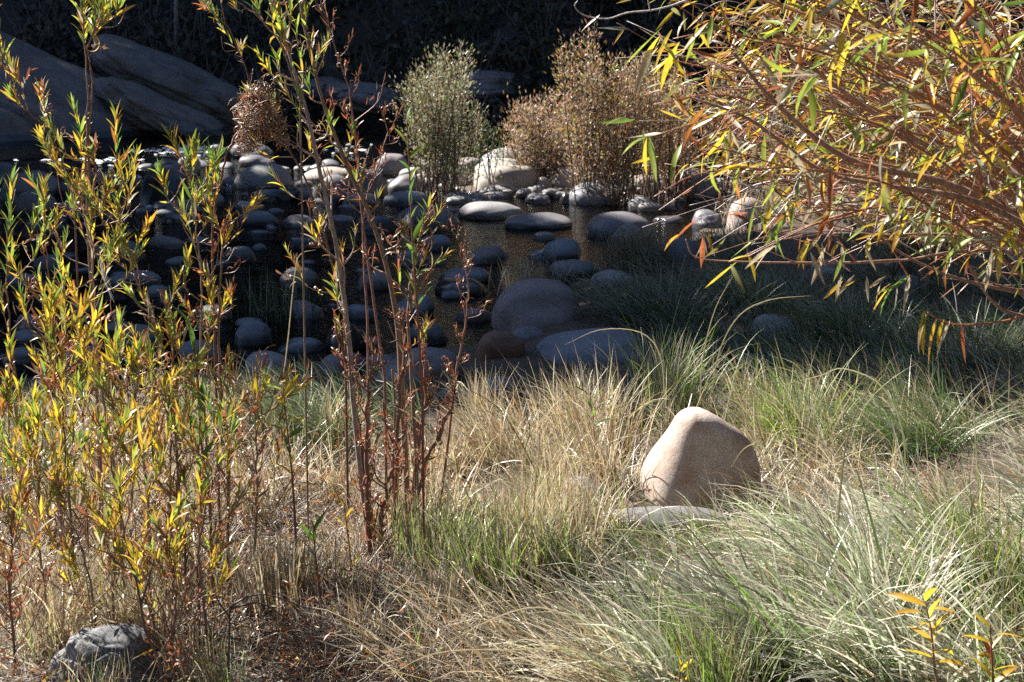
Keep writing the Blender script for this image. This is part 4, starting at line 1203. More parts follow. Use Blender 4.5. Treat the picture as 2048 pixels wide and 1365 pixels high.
# the two tall stems in the middle and the dry stalks beside them
for lab, st, Y_, sd, dd in [
    ('red-brown dry stem in the tight clump at the foot of the tall pair, leaning left', [(760, 1195), (742, 1020), (730, 860), (712, 740), (700, 640)], 7.12, 41, 0.85),
    ('red-brown dry stem hung with curled leaves in the middle of the tight clump', [(782, 1200), (790, 1020), (800, 880), (806, 760), (812, 650)], 7.18, 42, 0.9),
    ('dark dry stem at the right of the tight clump with a tuft of rolled leaves', [(800, 1195), (822, 1000), (846, 860), (862, 740), (868, 620)], 7.25, 43, 0.75),
    ('slanting dry stem rising right out of the tight clump', [(788, 1200), (812, 1080), (842, 960), (880, 850), (905, 760)], 7.1, 45, 0.9),
    ('dark dry stem with peeling bark at the left of the tight clump', [(752, 1195), (735, 1080), (722, 940), (716, 820), (722, 700)], 7.0, 46, 0.9),
    ('short broken dry stem low in the tight clump', [(770, 1200), (764, 1090), (775, 980), (782, 880)], 7.05, 44, 1.0)]:
    sapling(lab, st, Y_, 17, HI_G, DEAD, (0.1, 1), (0.05, 0.15), (6, 11), (0.03, 0.065), (0.0125, 0.004), (0.15, 0.065, 0.045), seed=-sd, dead=dd, cap=60, ang=0.5, top=8)

sapling('tall leafy willow stem, left of the central pair, running out of the top', [(752, 1190), (728, 1000), (708, 800), (700, 680), (680, 520), (650, 380), (618, 240), (580, 110), (545, -30)], 7.1, 17, HI_G, {'yellow': 2, 'lime': 2, 'gold': 2, 'brown': 2, 'pale': 2}, (0.36, 1), (0.08, 0.20), (6, 11), (0.045, 0.075), (0.0125, 0.005), GREYBARK, seed=1, cap=110, ang=0.55)
sapling('tall willow stem, right of the central pair, thick and straight', [(818, 1190), (812, 950), (803, 800), (795, 660), (772, 530), (735, 420), (692, 330), (645, 215), (608, 80), (590, -30)], 7.35, 15, HI_G, {'yellow': 2, 'lime': 2, 'green': 2, 'brown': 1.5, 'pale': 1.5}, (0.42, 1), (0.07, 0.18), (5, 10), (0.045, 0.08), (0.013, 0.005), BROWNBARK, seed=2, cap=100, ang=0.55)
sapling('leafy second shoot at the foot of the right tall stem', [(790, 1190), (830, 1000), (828, 820), (832, 640), (850, 520), (872, 440)], 7.2, 12, HI_G, {'lime': 2, 'gold': 2, 'rust': 1, 'brown': 2}, (0.5, 1), (0.07, 0.16), (6, 11), (0.045, 0.08), (0.010, 0.003), BROWNBARK, seed=3, cap=90)
sapling('dry red-brown stalk with curled dead leaves right of the central pair', [(880, 1010), (905, 850), (922, 740), (945, 640), (957, 560), (966, 470)], 7.3, 9, HI_G, DEAD, (0.3, 1), (0.05, 0.13), (6, 9), (0.03, 0.055), (0.006, 0.002), (0.20, 0.085, 0.06), seed=4, dead=1.0, top=14)
sapling('wiry dead stem with rolled rusty leaves behind the tall pair', [(770, 760), (748, 600), (730, 460), (722, 360), (712, 240), (690, 150), (668, 60), (652, -20)], 7.5, 15, HI_G, DEAD, (0.35, 1), (0.08, 0.22), (7, 11), (0.03, 0.06), (0.006, 0.002), (0.17, 0.085, 0.07), seed=5, dead=1.0, top=10)
sapling('bare forked dead stem curving up right of the rusty one', [(735, 640), (728, 500), (738, 400), (768, 300), (790, 215)], 7.45, 7, HI_G, DEAD, (0.4, 1), (0.06, 0.14), (6, 9), (0.03, 0.055), (0.005, 0.0018), (0.19, 0.10, 0.08), seed=6, dead=1.0, top=8)
def shoot(label, stem, Y, leaves, ln, tab, seed, bark=(0.17, 0.055, 0.04), kind='broad', r=(0.005, 0.0018), name='willow_shoot', group='willow shoots on the near bank', ang=(0.35, 0.75), start=0.3, droop=0.0):
    rng = np.random.default_rng(3000 + seed)
    P = smooth_path(np.array([at_y(x, y, Y) for x, y in stem]), 24)
    foot = P[0].copy(); foot[2] = float(terrain(foot[0], foot[1])) - 0.02
    if foot[2] < P[0][2]: P = np.concatenate([[foot], P])
    o = P[0].copy()
    t = thing(name, label, 'willow', tuple(o), group)
    b = Buf(); tube(b, P, r[0], r[1], bark, np.array(bark) * 1.2, 6)
    link('stem', b.mesh('stem', M_BARK, o), t)
    LV = Leaves()
    for i in range(leaves):
        s = start + (1 - start) * (i + 0.6) / leaves
        p, d = interp_path(P, s)
        a = i * 2.6 + rng.uniform(-0.4, 0.4)
        rad = np.array([math.cos(a), 0.7 * math.sin(a), 0])
        an = rng.uniform(*ang)
        e = unit(d * math.cos(an) + rad * math.sin(an) - np.array([0, 0, droop]))
        LV.add(p, e, unit(np.array([0, 0, 1.0]) - rad * .5 + rng.normal(0, .4, 3)), rng.uniform(*ln), kind, pick(rng, tab))
    LV.build(t, o, 80, rng)
    return t
shoot('slim red shoot with few bright green leaves in front of the pale shrub', [(845, 800), (836, 640), (826, 500), (820, 370), (814, 240)], 6.9, 16, (0.06, 0.10), ONE_G, 1)
shoot('dark green broad-leaved shoot in the middle of the yellow thicket', [(420, 1010), (402, 880), (396, 760), (380, 640)], 6.6, 12, (0.09, 0.15), {'dgreen': 3, 'green': 3}, 2)
shoot('low sapling with broad yellow-green leaves left of the tall pair', [(592, 1080), (585, 960), (575, 860), (566, 775)], 6.7, 12, (0.07, 0.11), {'lime': 3, 'yellow': 3, 'green': 1}, 3, ang=(0.7, 1.4))
shoot('small shoot with three blotched green leaves at the bottom left', [(640, 1190), (632, 1120), (626, 1060)], 6.3, 6, (0.06, 0.10), {'green': 2, 'silver': 3}, 4)
shoot('short green shoot against the near straw left of the dark twig', [(395, 1120), (402, 1010), (398, 920)], 6.3, 12, (0.07, 0.11), HI_Y, 5)
shoot('thin shoot with gold leaves at the foot of the tall pair', [(705, 1210), (700, 1110), (688, 1010)], 6.8, 7, (0.06, 0.09), {'yellow': 3, 'gold': 2}, 6)
shoot('tiny green shoot growing out of the large straw tussock', [(1190, 900), (1186, 840), (1180, 790)], 8.5, 7, (0.07, 0.11), ONE_G, 7)
shoot('young sapling with big yellow leaves low in the silvery grass', [(1880, 1400), (1868, 1320), (1862, 1260), (1850, 1200)], 5.6, 15, (0.09, 0.145), {'yellow': 4, 'gold': 3, 'pale': 2, 'lime': 1}, 8, ang=(0.7, 1.5), bark=(0.25, 0.12, 0.07))
shoot('small shoot of gold leaves at the bottom right corner', [(1990, 1420), (1985, 1340), (1980, 1250)], 5.4, 9, (0.06, 0.10), {'gold': 3, 'yellow': 3, 'rust': 1}, 9, ang=(0.6, 1.4))
shoot('two yellow leaves standing from the bottom grass near the fresh tussock', [(1355, 1420), (1358, 1370), (1362, 1330)], 5.7, 4, (0.06, 0.09), {'yellow': 3, 'gold': 1}, 10)

# the yellow thicket on the left
sapling('green plume of long leaves crowning the tall left willow', [(178, 420), (176, 280), (175, 170), (168, 90), (160, 35)], 7.22, 7, {'green': 5, 'lime': 4, 'dgreen': 1}, {'yellow': 3, 'gold': 1, 'lime': 3}, (0.86, 1.0), (0.09, 0.18), (8, 13), (0.085, 0.125), (0.005, 0.0025), seed=9, cap=90, ang=0.4, top=12)
sapling('tall left willow with a green plume at its top', [(205, 1010), (196, 800), (184, 600), (176, 450), (172, 300), (175, 170), (165, 60), (160, -20)], 7.2, 7, HI_G, LO_Y, (0.15, 0.52), (0.12, 0.26), (9, 15), (0.05, 0.085), (0.008, 0.003), seed=10, cap=110, top=34)
sapling('bushy green and gold head on the tall left willow stem, lower tier', [(190, 700), (182, 520), (176, 400), (180, 330), (182, 285)], 7.25, 9, HI_Y, LO_Y, (0.55, 1.0), (0.12, 0.28), (9, 15), (0.045, 0.085), (0.006, 0.003), seed=11, cap=110, ang=1.0, top=24)
sapling('arching willow branch with brown and lime leaves at the upper left edge', [(150, 430), (110, 290), (60, 230), (25, 190), (-15, 130)], 7.1, 7, HI_G, LO_B, (0.35, 1.0), (0.08, 0.18), (8, 13), (0.045, 0.08), (0.005, 0.002), seed=12, cap=90)
sapling('green willow shoot at the far left edge', [(55, 900), (25, 700), (10, 560), (4, 430)], 7.4, 8, HI_G, HI_Y, (0.4, 1), (0.1, 0.22), (8, 13), (0.05, 0.09), (0.006, 0.002), seed=13, cap=90)
sapling('red-stemmed willow with sparse leaves inside the far left shoots', [(75, 960), (92, 800), (98, 640), (96, 500), (92, 400)], 7.5, 8, HI_G, LO_Y, (0.3, 1), (0.08, 0.18), (7, 12), (0.045, 0.08), (0.006, 0.002), seed=14, cap=90)
sapling('dense yellow willow low on the left', [(150, 1140), (135, 980), (125, 850), (112, 740), (100, 680)], 6.7, 12, HI_Y, {'yellow': 4, 'gold': 2, 'lime': 2}, (0.3, 1), (0.10, 0.24), (9, 15), (0.05, 0.09), (0.008, 0.003), seed=15, cap=120)
sapling('willow with orange lower leaves in the left middle', [(245, 1090), (225, 900), (205, 760), (198, 640), (205, 520), (200, 420)], 6.9, 13, HI_Y, LO_Y, (0.3, 1), (0.10, 0.24), (9, 14), (0.045, 0.085), (0.008, 0.0025), seed=16, cap=120)
sapling('leaning willow with long arching stem and gold leaves', [(360, 1050), (350, 850), (318, 680), (285, 560), (262, 470), (240, 410)], 7.0, 12, HI_Y, LO_Y, (0.3, 1), (0.08, 0.2), (8, 13), (0.045, 0.085), (0.008, 0.0025), seed=17, cap=120)
sapling('green-topped willow in front of the middle stream', [(420, 1040), (412, 850), (405, 680), (402, 540), (395, 430), (400, 350)], 7.1, 13, HI_G, LO_Y, (0.35, 1), (0.08, 0.2), (8, 13), (0.05, 0.09), (0.008, 0.0025), seed=18, cap=120)
sapling('reddish willow stem with dry orange leaves right of the thicket', [(455, 1090), (458, 930), (452, 800), (448, 660), (455, 520), (470, 440)], 7.0, 12, {'orange': 2, 'gold': 2, 'lime': 1, 'brown': 2}, LO_B, (0.25, 0.95), (0.08, 0.18), (7, 12), (0.04, 0.075), (0.010, 0.003), BROWNBARK, seed=19, cap=110, dead=0.4)
sapling('low tangle of gold willow leaves in the heart of the thicket', [(300, 1130), (300, 980), (296, 860), (290, 760), (300, 680)], 6.6, 13, HI_Y, LO_Y, (0.2, 1), (0.12, 0.26), (9, 14), (0.045, 0.085), (0.009, 0.003), seed=20, cap=120, dead=0.15)
sapling('leafless-footed willow with a yellow crown at the near left', [(20, 1180), (28, 1020), (20, 900), (35, 790)], 6.5, 9, HI_Y, LO_B, (0.3, 1), (0.08, 0.2), (8, 12), (0.045, 0.08), (0.007, 0.0025), seed=21, cap=100)
sapling('short willow with brown lower leaves before the lichen-mottled rock', [(320, 1330), (306, 1240), (282, 1160), (258, 1060), (235, 960)], 6.0, 10, {'yellow': 2, 'lime': 2, 'gold': 2, 'silver': 1}, LO_B, (0.3, 1), (0.10, 0.22), (6, 10), (0.045, 0.08), (0.008, 0.003), BROWNBARK, seed=22, cap=110, dead=0.3)
sapling('short willow with gold tips near the middle of the bottom left', [(420, 1330), (408, 1200), (400, 1100), (415, 1000), (425, 930)], 6.1, 11, HI_Y, LO_B, (0.25, 1), (0.10, 0.22), (7, 11), (0.045, 0.08), (0.008, 0.003), BROWNBARK, seed=23, cap=110, dead=0.2)
sapling('drooping little willow with pale leaves at the left bottom', [(190, 1230), (180, 1150), (165, 1080), (140, 1010)], 6.2, 9, {'lime': 2, 'yellow': 2, 'silver': 2, 'pale': 1}, LO_B, (0.2, 1), (0.10, 0.2), (7, 11), (0.05, 0.085), (0.006, 0.002), seed=24, cap=100)
sapling('thin curved stem that carries the debris clump', [(430, 700), (425, 500), (432, 420), (452, 340), (478, 285), (505, 240)], 7.15, 4, HI_G, HI_G, (0.3, 0.6), (0.07, 0.14), (5, 9), (0.05, 0.08), (0.005, 0.003), seed=25, cap=50, top=0)
sapling('leafy willow branch behind the debris clump', [(690, 640), (650, 480), (600, 350), (545, 270), (510, 200), (480, 100), (430, 20)], 7.3, 12, HI_G, LO_B, (0.3, 1), (0.07, 0.17), (7, 11), (0.04, 0.07), (0.007, 0.002), seed=26, cap=100)
sapling('willow tip hanging into the top of the view left of the tall pair', [(600, 200), (560, 90), (520, 40), (470, 5), (410, -10)], 7.0, 8, HI_G, HI_Y, (0.3, 1), (0.07, 0.16), (7, 11), (0.045, 0.08), (0.005, 0.002), seed=27, cap=90)

for lab, st, Y_, sd in [
    ('low yellow-green willow clump before the middle of the thicket', [(225, 1180), (232, 1060), (238, 940), (228, 840)], 6.3, 51),
    ('low gold willow clump at the right foot of the thicket', [(370, 1170), (372, 1050), (362, 940), (368, 850)], 6.4, 52),
    ('small lime willow clump with pale leaves at the left foot of the thicket', [(90, 1180), (82, 1080), (88, 980), (80, 900)], 6.3, 53),
    ('leafy gold willow filling the gap behind the green broad-leaved shoot', [(340, 1010), (338, 880), (345, 760), (335, 660)], 7.0, 54),
    ('lime willow plume in front of the dark stream stones', [(120, 1000), (128, 820), (140, 680), (150, 560)], 7.1, 55),
    ('orange-brown willow with wilted leaves in the gap before the tall pair', [(510, 1100), (515, 980), (505, 860), (512, 770)], 6.8, 56),
    ('short wilted willow at the bottom between the rock and the dark twig', [(350, 1390), (345, 1290), (352, 1190), (345, 1110)], 5.8, 57),
    ('yellowing shoot low at the left edge of the view', [(30, 1330), (26, 1220), (34, 1110), (30, 1040)], 6.0, 58)]:
    sapling(lab, st, Y_, 9, HI_Y, LO_Y if sd % 2 else LO_B, (0.25, 1), (0.10, 0.24), (8, 12), (0.05, 0.08), (0.007, 0.0025), seed=sd, cap=80, dead=0.2 if sd < 56 else 0.5)

# ---- the knot of flood debris
def debris():
    rng = np.random.default_rng(77)
    c = at_y(512, 228, 7.15); s = 7.15 / FPX
    t = thing('debris_clump', 'brown bird-nest-like clump of flood debris caught on a thin stem', 'debris', tuple(c))
    b = Buf()
    lobes = [(0, 0, 44, 44, 430), (-8, 34, 32, 34, 200), (14, -34, 30, 26, 190), (34, 22, 26, 20, 120), (52, 52, 16, 12, 60), (-22, 62, 16, 16, 60)]
    for lx, ly, rx, rz, cnt in lobes:
      for k in range(cnt):
        u = unit(rng.normal(size=3)) * rng.uniform(0.2, 1.05) ** 0.6
        p = c + (u * np.array([rx, (rx + rz) / 2.4, rz]) + np.array([lx, rng.normal(0, 6), -ly])) * s
        d = unit(np.cross(u, rng.normal(size=3)) + rng.normal(0, 0.5, 3) + [0.45, 0, -0.25])
        l = rng.uniform(10, 46) * s * (1.6 if rng.uniform() < 0.08 else 1)
        bow = unit(u + rng.normal(0, .5, 3)) * l * rng.uniform(-0.2, 0.35)
        col = np.array([(0.16, 0.09, 0.055), (0.26, 0.17, 0.11), (0.09, 0.05, 0.035), (0.22, 0.08, 0.035), (0.34, 0.27, 0.20)][int(rng.integers(0, 5))]) * rng.uniform(.9, 1.8)
        tube(b, smooth_path([p - d * l / 2, p + bow, p + d * l / 2], 4), rng.uniform(0.0008, 0.002), 0.0006, col, sides=4)
    link('twigs', b.mesh('twigs', M_BARK, c), t, kind='stuff')
    LV = Leaves()
    for k in range(46):
        u = unit(rng.normal(size=3)); u[2] = abs(u[2]) if k < 24 else u[2]
        p = c + u * np.array([40, 40, 50]) * s
        LV.add(p, unit(u + rng.normal(0, .6, 3)), rng.normal(size=3), rng.uniform(0.03, 0.06), 'curl', pick(rng, {'rust': 3, 'brown': 3, 'orange': 1}))
    LV.build(t, c, 60, rng, 'dead_leaf')
    for k, (x0, y0, x1, y1) in enumerate([(488, 200, 506, 138), (500, 205, 530, 150), (478, 215, 480, 178), (520, 200, 555, 145), (540, 260, 610, 300), (480, 285, 490, 315), (520, 275, 545, 330), (545, 230, 590, 265)]):
        bb = Buf(); tube(bb, smooth_path([at_y(x0, y0, 7.15), at_y((x0 + x1) / 2 + 4, (y0 + y1) / 2, 7.13), at_y(x1, y1, 7.15)], 8), 0.0022, 0.001, BROWNBARK, sides=5)
        link('twig', bb.mesh('twig', M_BARK, c), t)
debris()

# ---- the shred of silk hanging from the left willow
def silk():
    m, nt, bs, out = new_mat('pale_silk')
    bs.inputs['Base Color'].default_value = (0.62, 0.64, 0.68, 1); bs.inputs['Roughness'].default_value = 0.3
    rng = np.random.default_rng(9)
    P = smooth_path([at_y(200, 518, 7.0), at_y(206, 545, 7.0), at_y(214, 572, 7.0), at_y(229, 606, 7.0)], 16)
    b = Buf()
    for k in range(26):
        i = int(rng.integers(0, len(P) - 5)); off = rng.normal(0, 0.006, 3) * (1 - i / len(P))
        tube(b, P[i:i + 5] + off + np.cumsum(rng.normal(0, 0.002, (5, 3)), 0), 0.0012, 0.0006, (0.6, 0.6, 0.65), sides=4)
    tube(b, P, 0.0035, 0.001, (0.6, 0.6, 0.65), sides=6)
    o = link('silk_shred', b.mesh('silk_shred', m, P[0]), None, tuple(P[0]))
    tag(o, 'pale shred of silk dangling from the left willow', 'silk')
silk()

# ---- dead twigs low in front
def twig(label, paths, Y, r, col, name='dead_twig'):
    o = at_y(*paths[0][0], Y); o[2] = float(terrain(o[0], Y)) - 0.02
    t = thing(name, label, 'twig', tuple(o), 'dark dead twigs in the near straw')
    for i, pts in enumerate(paths):
        p = [at_y(x, y, Y) for x, y in pts]
        if i == 0: p = [o] + p
        b = Buf(); tube(b, smooth_path(p, 18), r * (1 if i == 0 else .6), r * .3, col, sides=6)
        link('stem' if i == 0 else 'branch', b.mesh('stem', M_BARK, o), t)
twig('dark forked dead twig arching right over the bright straw clump', [[(455, 1350), (458, 1290), (460, 1220), (462, 1212)], [(461, 1214), (500, 1192), (545, 1192), (600, 1212), (640, 1222)], [(461, 1218), (515, 1206), (555, 1225), (585, 1250)], [(459, 1235), (435, 1200), (430, 1185)]], 5.9, 0.006, (0.075, 0.05, 0.045))
twig('dark bare stem zigzagging up beside the lichen-mottled rock', [[(325, 1365), (318, 1320), (290, 1260), (278, 1190), (262, 1130), (225, 1090)], [(282, 1210), (300, 1150), (310, 1110)], [(268, 1140), (240, 1130), (215, 1105)]], 5.8, 0.007, (0.085, 0.055, 0.045))
twig('thin bent dead twig leaning over the straw right of the tall pair', [[(1110, 1060), (1085, 980), (1050, 900), (1000, 820), (940, 780)], [(1050, 900), (1060, 860), (1050, 820)]], 7.9, 0.004, (0.10, 0.07, 0.055))
twig('knotted dark stump shoot at the foot of the tall pair', [[(775, 1200), (770, 1130), (762, 1080), (770, 1060)], [(768, 1120), (790, 1090), (800, 1050)], [(766, 1100), (745, 1070), (740, 1050)]], 7.1, 0.016, (0.09, 0.055, 0.04))
twig('dead stem with flaking bark between the tall pair', [[(790, 1200), (792, 1080), (786, 950), (790, 820), (784, 740)], [(790, 900), (770, 840), (766, 800)]], 7.25, 0.009, (0.14, 0.07, 0.05))

# ---- scrubby dry undergrowth at the bottom, and fallen leaves
sb = Buf(); g2 = np.random.default_rng(31)
for poly, n in ([(600, 1420), (900, 1420), (900, 1140), (640, 1140)], 2000), ([(-80, 1420), (640, 1420), (640, 900), (-80, 900)], 1300), ([(300, 1240), (900, 1240), (900, 980), (300, 980)], 500):
    for p in region(poly, n, g2):
        d = unit(np.array([g2.normal(0, .7), g2.normal(0, .7), g2.uniform(.1, 1)]))
        l = g2.uniform(0.05, 0.26)
        m = p + d * l * .5 + g2.normal(0, .012, 3)
        col = np.array([(0.10, 0.065, 0.045), (0.16, 0.11, 0.08), (0.24, 0.19, 0.15)][int(g2.integers(0, 3))])
        tube(sb, [p, m, p + d * l], 0.0022, 0.001, col, sides=4)
        for _k in range(2):
            e = unit(d + g2.normal(0, .7, 3)); tube(sb, [m, m + e * l * .45], 0.0012, 0.0007, col, sides=3)
link('dry_scrub', sb.mesh('dry_scrub', M_BARK), kind='stuff')
lb = Buf()
for poly, n, tab in ([(-80, 1420), (960, 1420), (960, 900), (-80, 900)], 6500, {'rust': 3, 'brown': 4, 'pale': 4, 'orange': 2, 'gold': 1}), ([(840, 1420), (2150, 1420), (2150, 1000), (900, 1200)], 500, {'rust': 2, 'brown': 4, 'pale': 2, 'orange': 1}), ([(560, 1420), (930, 1420), (930, 1180), (560, 1180)], 1500, {'brown': 5, 'rust': 2, 'olive': 1}):
    for p in region(poly, n, g2):
        a = g2.uniform(0, 6.28)
        add_leaf(lb, p + [0, 0, abs(g2.normal(0.02, 0.06))], unit(np.array([math.cos(a), math.sin(a), g2.normal(0.2, .5)])), g2.normal(size=3) + [0, 0, 1], g2.uniform(0.03, 0.075), 'curl' if g2.uniform() < .5 else 'narrow', pick(g2, tab), g2, 3)
link('fallen_leaves', lb.mesh('fallen_leaves', M_DRYLEAF), kind='stuff')

# ------------------------------------------------------------------ shrubs on the gravel bar
def shrub(label, px, py, Y, outline, nst, nleaf, tab, seed, bark=(0.13, 0.085, 0.07), ll=(0.035, 0.06), depth=0.5, name='willow_shrub'):
    """OUTLINE: points (px, py) of the crown's edge; stems fan from the foot to points inside it."""
    rng = np.random.default_rng(500 + seed)
    o = at_y(px, py, Y); o[2] = float(terrain(o[0], o[1])) - 0.05
    t = thing(name, label, 'shrub', tuple(o), 'shrubs on the gravel bar')
    poly = np.array(outline, float)
    def inside():
        lo, hi = poly.min(0), poly.max(0)
        while True:
            q = rng.uniform(lo, hi); c = False
            for i in range(len(poly)):
                a, b = poly[i], poly[(i + 1) % len(poly)]
                if ((a[1] > q[1]) != (b[1] > q[1])) and q[0] < (b[0] - a[0]) * (q[1] - a[1]) / (b[1] - a[1] + 1e-9) + a[0]: c = not c
            if c: return q
    s = Y / FPX
    lv = Buf()
    per = nleaf // nst
    for k in range(nst):
        q = inside()
        for _ in range(2):
            q2 = inside()
            if q2[1] < q[1]: q = q2
        yy = Y + rng.uniform(-1, 1) * depth
        e = at_y(q[0], q[1], yy)
        f = o + np.array([(q[0] - px) * s * 0.25 + rng.normal(0, 12 * s), (yy - Y) * 0.3, 0])
        f = f + np.array([(q[0] - px) * s * rng.uniform(0, 0.45), 0, 0])
        m = f * 0.45 + e * 0.55 + rng.normal(0, 16 * s, 3) + np.array([(q[0] - px) * s * -0.08, 0, 0.06])
        P = smooth_path([f, m, e], 10)
        b = Buf(); tube(b, P, rng.uniform(0.006, 0.012), 0.003, np.array(bark) * rng.uniform(.7, 1.4), sides=5)
        link('stem', b.mesh('stem', M_BARK, o), t)
        for j in range(per):
            u = rng.uniform(0.18, 1.0) ** 0.8
            p, d = interp_path(P, u)
            r = unit(rng.normal(size=3))
            off = r * abs(rng.normal(0, 20 * s)) * (1.1 - 0.4 * u)
            add_leaf(lv, p + off, unit(d * 0.7 + r * 0.8 + [0, 0, 0.2]), rng.normal(size=3), rng.uniform(*ll), 'small', pick(rng, tab), rng, 2)
    link('foliage', lv.mesh('foliage', M_LEAF, o), t, kind='stuff')
    return t

PALE = {'silver': 4, 'pale': 4, 'olive': 3, 'brown': 1, 'green': 1}
RUST = {'brown': 3, 'pinkish': 7, 'pale': 4, 'orange': 0.6, 'olive': 2, 'gold': 0.7, 'rust': 1.2}
shrub('pale grey-green rounded shrub alone on the gravel bar', 880, 345, 22.6, [(788, 160), (825, 115), (875, 92), (915, 75), (938, 105), (952, 190), (972, 240), (945, 290), (905, 335), (840, 335), (798, 290), (784, 220)], 52, 8500, PALE, 1)
shrub('tall rusty brown shrub with yellow-green tip on the gravel bar', 1205, 365, 22.0, [(1115, 95), (1140, 70), (1165, 90), (1185, 30), (1215, 80), (1255, 120), (1290, 95), (1340, 150), (1370, 250), (1330, 335), (1220, 345), (1120, 325), (1075, 250), (1130, 190)], 66, 10500, {**RUST, 'lime': 1, 'yellow': 1}, 2)
shrub('low rusty shrub left of the tall rusty brown one', 1060, 330, 23.2, [(992, 240), (1020, 205), (1070, 205), (1100, 180), (1150, 200), (1150, 320), (1060, 325), (1010, 310)], 34, 5000, {**RUST, 'pale': 5}, 3, name='low_shrub')
shrub('rusty thicket joining the tall brown shrub to the overhanging willow', 1350, 370, 22.4, [(1270, 140), (1310, 110), (1350, 130), (1400, 170), (1420, 260), (1420, 350), (1300, 350), (1265, 260)], 44, 7000, {**RUST, 'orange': 3}, 4)
shrub('greyish thicket behind the hanging willow leaves', 1480, 380, 22.8, [(1400, 170), (1450, 120), (1540, 110), (1600, 170), (1620, 320), (1520, 370), (1420, 350)], 40, 5200, {**RUST, 'pale': 5, 'olive': 4}, 5)
shrub('brown thicket on the right bank behind the willow branches', 1720, 390, 22.0, [(1580, 150), (1680, 60), (1850, 40), (2000, 80), (2100, 200), (2080, 360), (1800, 390), (1620, 370)], 54, 7500, {'brown': 4, 'olive': 5, 'pale': 2, 'gold': 1.5, 'green': 1}, 6, depth=1.0)
shrub('small dark green sprig between the pale and rusty shrubs', 985, 322, 23.0, [(960, 270), (990, 255), (1010, 290), (1000, 315), (965, 315)], 10, 260, {'dgreen': 3, 'olive': 1}, 7, name='low_shrub')
shrub('olive bush in the shade under the right willow', 1790, 480, 15.0, [(1690, 420), (1760, 370), (1860, 360), (1950, 400), (1960, 470), (1700, 480)], 20, 1500, {'olive': 4, 'green': 3, 'gold': 1}, 8, depth=0.3, name='low_shrub')

